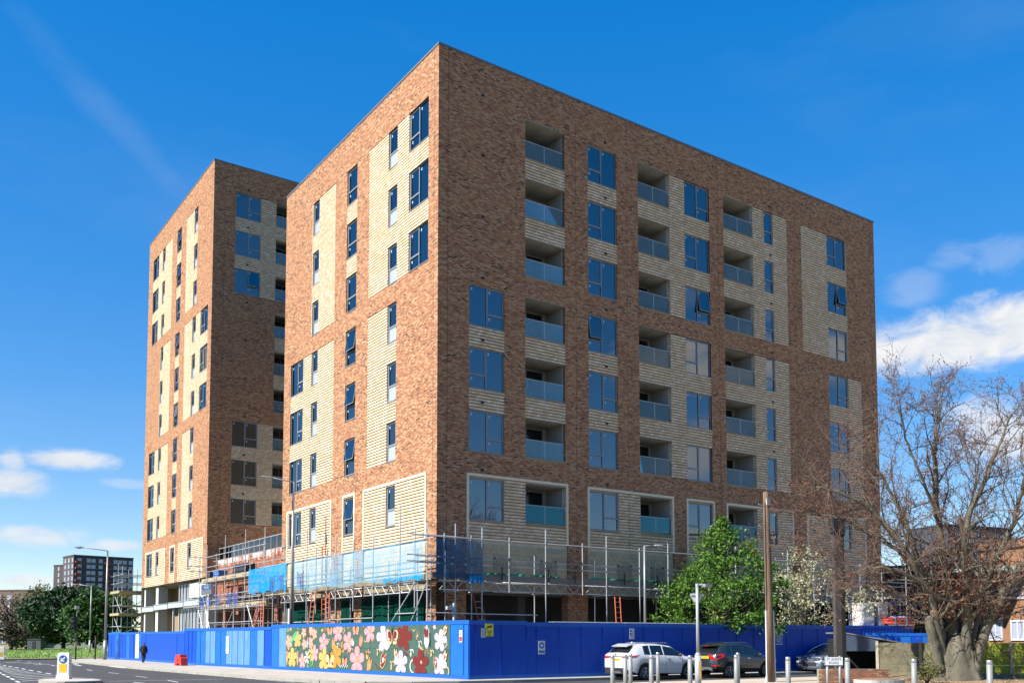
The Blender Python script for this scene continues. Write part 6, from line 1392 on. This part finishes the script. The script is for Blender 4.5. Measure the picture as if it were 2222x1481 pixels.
crown_tree('evergreen_tree',FT[0],'dark broad evergreen tree behind the grass verge',8.2,[(1.2,2.2),(2.4,4.3),(4.2,4.8),(6,3.8),(7.4,2.2),(8.2,.6)],300,26,.55,EV,BARKD,12,.3,clr=.95)
crown_tree('evergreen_tree',FT[1],'mid green rounded evergreen next to the far lamp post',7.6,[(1.0,2.0),(2.2,3.6),(4,4.0),(5.8,3.0),(7,1.6),(7.6,.4)],230,26,.5,EV2,BARKD,13,.3,clr=.9)
crown_tree('budding_tree',FT[2],'tall olive budding tree rising above the evergreens',10.0,[(2.5,2),(4.5,4),(7,4.2),(9,2.6),(10,.6)],120,16,.36,OL,BARKD,14,.26,clr=1.0,limbs=80)
crown_tree('budding_tree',FT[3],'brown leafless tree in front of the tan far block',8.0,[(1.2,3),(3,5),(5,5.2),(7,3.2),(8,.8)],150,18,.36,BRL,BARKD,15,.3,clr=1.0,limbs=110)
crown_tree('autumn_tree',FT[4],'golden brown tree between the far lamp and the stair scaffold',8.0,[(2,1.6),(4,2.6),(6,2.2),(8,.5)],90,20,.4,leaf_mat('gold_leaf',[(.30,.17,.04),(.22,.12,.03),(.25,.22,.05)],.3),BARKD,16,.2,clr=.8)
crown_tree('evergreen_tree',FT[5],'dark low evergreen at the far edge behind the brown tree',6.0,[(.6,3),(2,4),(4,3.6),(5.4,2),(6,.5)],150,22,.5,EV2,BARKD,17,.3,clr=.9)
crown_tree('evergreen_tree',(41.0,-12.0,0),'dark conifer behind the mossy fence beside the orange brick building',7.5,[(2.2,.9),(3.5,2.2),(5,2.3),(6.5,1.6),(7.5,.4)],110,24,.24,EV2,BARKD,18,.16,clr=.5)
# small shrub at the foot of the bare tree
r_=random.Random(4); Sb=empty('shrub',SHRUBP,0,'small sprawling shrub with yellow green leaves in front of the fence','shrub'); W3=MB(); L3=MB()
for k in range(26):
    t=r_.random()*6.28; q=r_.random()*.55; tip=Vector((q*1.6*math.cos(t),q*math.sin(t),.45+.75*r_.random())); W3.path(smooth_path([(0,0,0),tip*.5+Vector((0,0,.1)),tip],3),[.014,.013,.012,.010,.008,.006,.004],4)
    for j in range(22): leafquad(L3,tip*(.5+.5*r_.random())+Vector((r_.gauss(0,.12),r_.gauss(0,.12),r_.gauss(0,.1))),.09,r_)
W3.build('stems',BARKD,Sb); L3.build('leaves',leaf_mat('yellow_green_leaf',[(.10,.13,.03),(.20,.22,.05),(.14,.08,.04)],.3),Sb)['kind']='stuff'
# bark chips on the bed
g=MB(); r_=random.Random(9)
for k in range(3500):
    t=r_.random()*6.28; q=math.sqrt(r_.random()); x=16.3+6.3*q*math.cos(t); y=-18+3.8*q*math.sin(t); z=.02+.24*max(0,1-q)+.04; leafquad(g,Vector((x,y,z)),.10,r_,0,.5)
tag(g.build('bark_chip_mulch',leaf_mat('bark_chip',[(.34,.23,.13),(.46,.33,.20),(.22,.14,.08)],.0)),'loose tan bark chips covering the bed round the bare tree','mulch',None,'stuff')
# concrete ring at the edge of the bed
g=MB(); g.prism([(1.1*math.cos(2*PI*i/28),.8*math.sin(2*PI*i/28)) for i in range(28)],0,.22,'z'); PR=empty('planter_ring',RINGP,0,'round concrete edging at the end of the bark bed','planter'); g.build('ring',mat('planter_concrete',(.42,.42,.40),.9,noise=.15),PR,recalc=True); g=MB(); g.prism([(.95*math.cos(2*PI*i/28),.66*math.sin(2*PI*i/28)) for i in range(28)],.21,.235,'z'); g.build('soil',CHIP,PR,recalc=True)
# ================================================================= far buildings
def far_block(name,p,q,depth,h,rows,cols,wall_m,label,win_m,wz0,wsp,ww=1.5,wh=1.7,skip=(),bal=(),sidecols=0,bands=True,parapet=True):
    p=Vector((*p,0)); q=Vector((*q,0)); d=q-p; L=d.length; B=empty(name,p,math.atan2(d.y,d.x),label,'building')
    g=MB(); g.box(0,L,0,depth,0,h); g.build('wall',wall_m,B)
    if parapet: g=MB(); g.box(-.2,L+.2,-.2,depth+.2,h+.01,h+.5); g.build('parapet',wall_m,B)
    m=MB(); ring(m,0,ww,0,wh,.14,-.10,.02,0); m.box(ww/2-.07,ww/2+.07,-.09,.02,.14,wh-.14,0); m.box(.14,ww-.14,-.03,.01,.14,wh-.14,1); me=m.mesh('window',[mat('far_window_frame',(.60,.60,.64),.5),win_m])
    for r in range(rows):
        z=wz0+r*wsp
        for c in cols:
            if (c,r) in skip: continue
            link('window',me,B,(c*L,0,z))
        for c,w in bal:
            g=MB(); x=c*L; g.box(x,x+w,-1.5,-.02,z-.5,z+.55); g.build('balcony',mat('rust_balcony',(.26,.06,.035),.6),B)
        if bands and r%2==0: g=MB(); g.box(.3,L-.3,-.06,-.002,z-.55,z-.42); g.build('string_course',mat('far_band',(.42,.40,.38),.8),B)
        for c in range(sidecols):
            y=depth*(c+.5)/sidecols; o=link('window',me,B,(0,y,z),-PI/2)
    return B
FWN=mat('far_window_pane',(.38,.42,.55),.15,spec=.8)
far_block('tower_block',FB[0][0],FB[0][1],16,43,13,[.06,.21,.29,.41,.66,.74,.82,.92],mat('dark_grey_far_brick',(.08,.072,.078),.9,noise=.12,nscale=.3),'dark brick tower block far away with pale windows and rust balconies',FWN,3.0,3.08,2.0,1.9,bal=((.50,3.2),(.02,2.4)),sidecols=3)
far_block('tower_block',FB[1][0],FB[1][1],14,39.5,12,[.2,.6],mat('dark_grey_far_brick2',(.075,.068,.066),.9),'set-back wing of the dark tower block with red balconies at its edge',FWN,3.0,3.08,1.0,1.9,bal=((.82,2.2),),bands=False)
far_block('tower_block',FB[2][0],FB[2][1],14,22,6,[.06,.30,.55],mat('tan_far_brick',(.16,.115,.085),.9,noise=.1),'tan brick block at the far edge of the park',FWN,2.6,3.1,2.2,2.0,bands=False)
far_block('tower_block',FB[3][0],FB[3][1],25,62,17,[.05+.09*k for k in range(10)],mat('slate_far_block',(.05,.055,.075),.7),'distant slate grey tower under scaffold behind the bare tree',mat('far_slate_pane',(.06,.075,.11),.3),4,3.3,3.0,1.6)
far_block('tower_block',FB[4][0],FB[4][1],12,74,20,[.15,.55],mat('blue_grey_far_tower',(.22,.24,.29),.6),'slim distant blue grey tower seen through the bare branches',mat('far_slate_pane',(.06,.075,.11),.3),4,3.4,2.2,2.0)
HA_=far_block('warehouse',FB[5][0],FB[5][1],12,7.2,1,[.1,.35,.6,.85],mat('shaded_hall_wall',(.045,.04,.038),.8,noise=.2,nscale=.8),'dark clad hall behind the containers and the bare tree',mat('hall_glass',(.02,.025,.03),.2),3.4,3,1.6,1.4,bands=False)  # near-black wall colour stands in for shade on this face
g=MB(); g.prism([(0,0),(9,0),(9,.5),(0,.25)],-.6,9,'y'); tag(g.build('flat_roof_canopy',mat('pale_green_roof',(.45,.60,.52),.5),None,GRN,RAD(-34)),'pale green roof sheet behind the bare tree','roof')
OB=far_block('brick_building',FB[6][0],FB[6][1],8,8.4,2,[.12,.45,.78],mat('orange_brick_far',(.30,.145,.075),.9,noise=.12,nscale=2),'orange brick building with white windows at the right edge',FWN,1.6,3.0,1.3,1.5,bands=True)
far_block('house',FB[7][0],FB[7][1],8,5.2,2,[.1,.4,.7],mat('beige_far_house',(.42,.34,.22),.9),'beige low house behind the far trees',mat('house_pane',(.12,.14,.18),.3),.9,2.5,1.3,1.4,bands=False)
Kb=empty('site_cabin',KIOSK,RAD(-30),'dark grey site cabin under the evergreens','cabin'); g=MB(); Kb.scale=(.5,.5,.62); g.box(-1.6,1.6,-1.1,1.1,0,2.2); g.build('wall',mat('cabin_grey',(.07,.09,.10),.7),Kb); g=MB(); g.prism([(-1.75,2.2),(1.75,2.2),(1.6,2.45),(-1.6,2.45)],-1.2,1.2,'y'); g.build('roof',mat('cabin_roof',(.05,.05,.055),.7),Kb,recalc=True); g=MB(); g.box(-.4,.4,-1.14,-1.1,.1,1.9); g.build('door',DARK,Kb)
# goods on top of the hoarding store and loose site items
def bundle(loc,rz,L,label):
    B=empty('tube_bundle',loc,rz,label,'tubes')
    for k in range(5): g=MB(); g.tube((-L/2+.2*rs.random(),.09*k-.2,.04+.05*(k%2)),(L/2-.2*rs.random(),.09*k-.2,.04+.05*(k%2)),.03); g.build('tube',STEEL,B)
bundle((5.6,-4.6,2.42),RAD(-3),4.2,'bundle of scaffold tubes lying on the roof behind the hoarding')
bundle((10.4,-4.7,2.42),RAD(-2),5.0,'longer bundle of tubes on the store roof before the steel lamp')
So=empty('site_store',(4.0,-5.2,0),RAD(-2.7),'flat roofed site store tucked behind the shaded hoarding','store'); g=MB(); g.box(0,10.5,.15,2.2,0,2.34); g.build('wall',mat('store_timber',(.20,.15,.10),.9),So); g=MB(); g.box(-.1,10.6,.12,2.3,2.345,2.41); g.build('roof_sheet',mat('store_roof',(.36,.31,.23),.8,noise=.3),So)
# cctv pole by the corner
CV=empty('camera_pole',(-.9,-3.2,0),0,'pale post with a white security camera behind the corner hoarding','camera post'); g=MB(); g.box(-.06,.06,-.06,.06,0,3.35); g.build('post',mat('pale_post',(.5,.52,.53),.5),CV); g=MB(); g.box(-.42,-.1,-.07,.07,3.05,3.2); g.build('camera',mat('pale_camera',(.6,.6,.6),.6),CV); g=MB(); g.tube((-.2,0,3.2),(0,0,3.25),.02); g.build('bracket',GALV,CV)

# buildings across the junction, out of the frame but mirrored in the lower windows
far_block('office_block',(96,-46),(52,-74),14,17,5,[.04+.08*k for k in range(12)],mat('pale_render_office',(.55,.56,.57),.7),'pale rendered office block across the junction mirrored in the windows',mat('office_pane',(.10,.13,.17),.15),1.5,3.3,2.6,1.7)
far_block('apartment_house',(48,-78),(22,-92),12,13,4,[.08,.3,.52,.74],mat('grey_brick_house',(.20,.19,.18),.9),'grey brick flats across the junction beside the pale office block',mat('office_pane',(.10,.13,.17),.15),1.5,3.1,1.8,1.6)
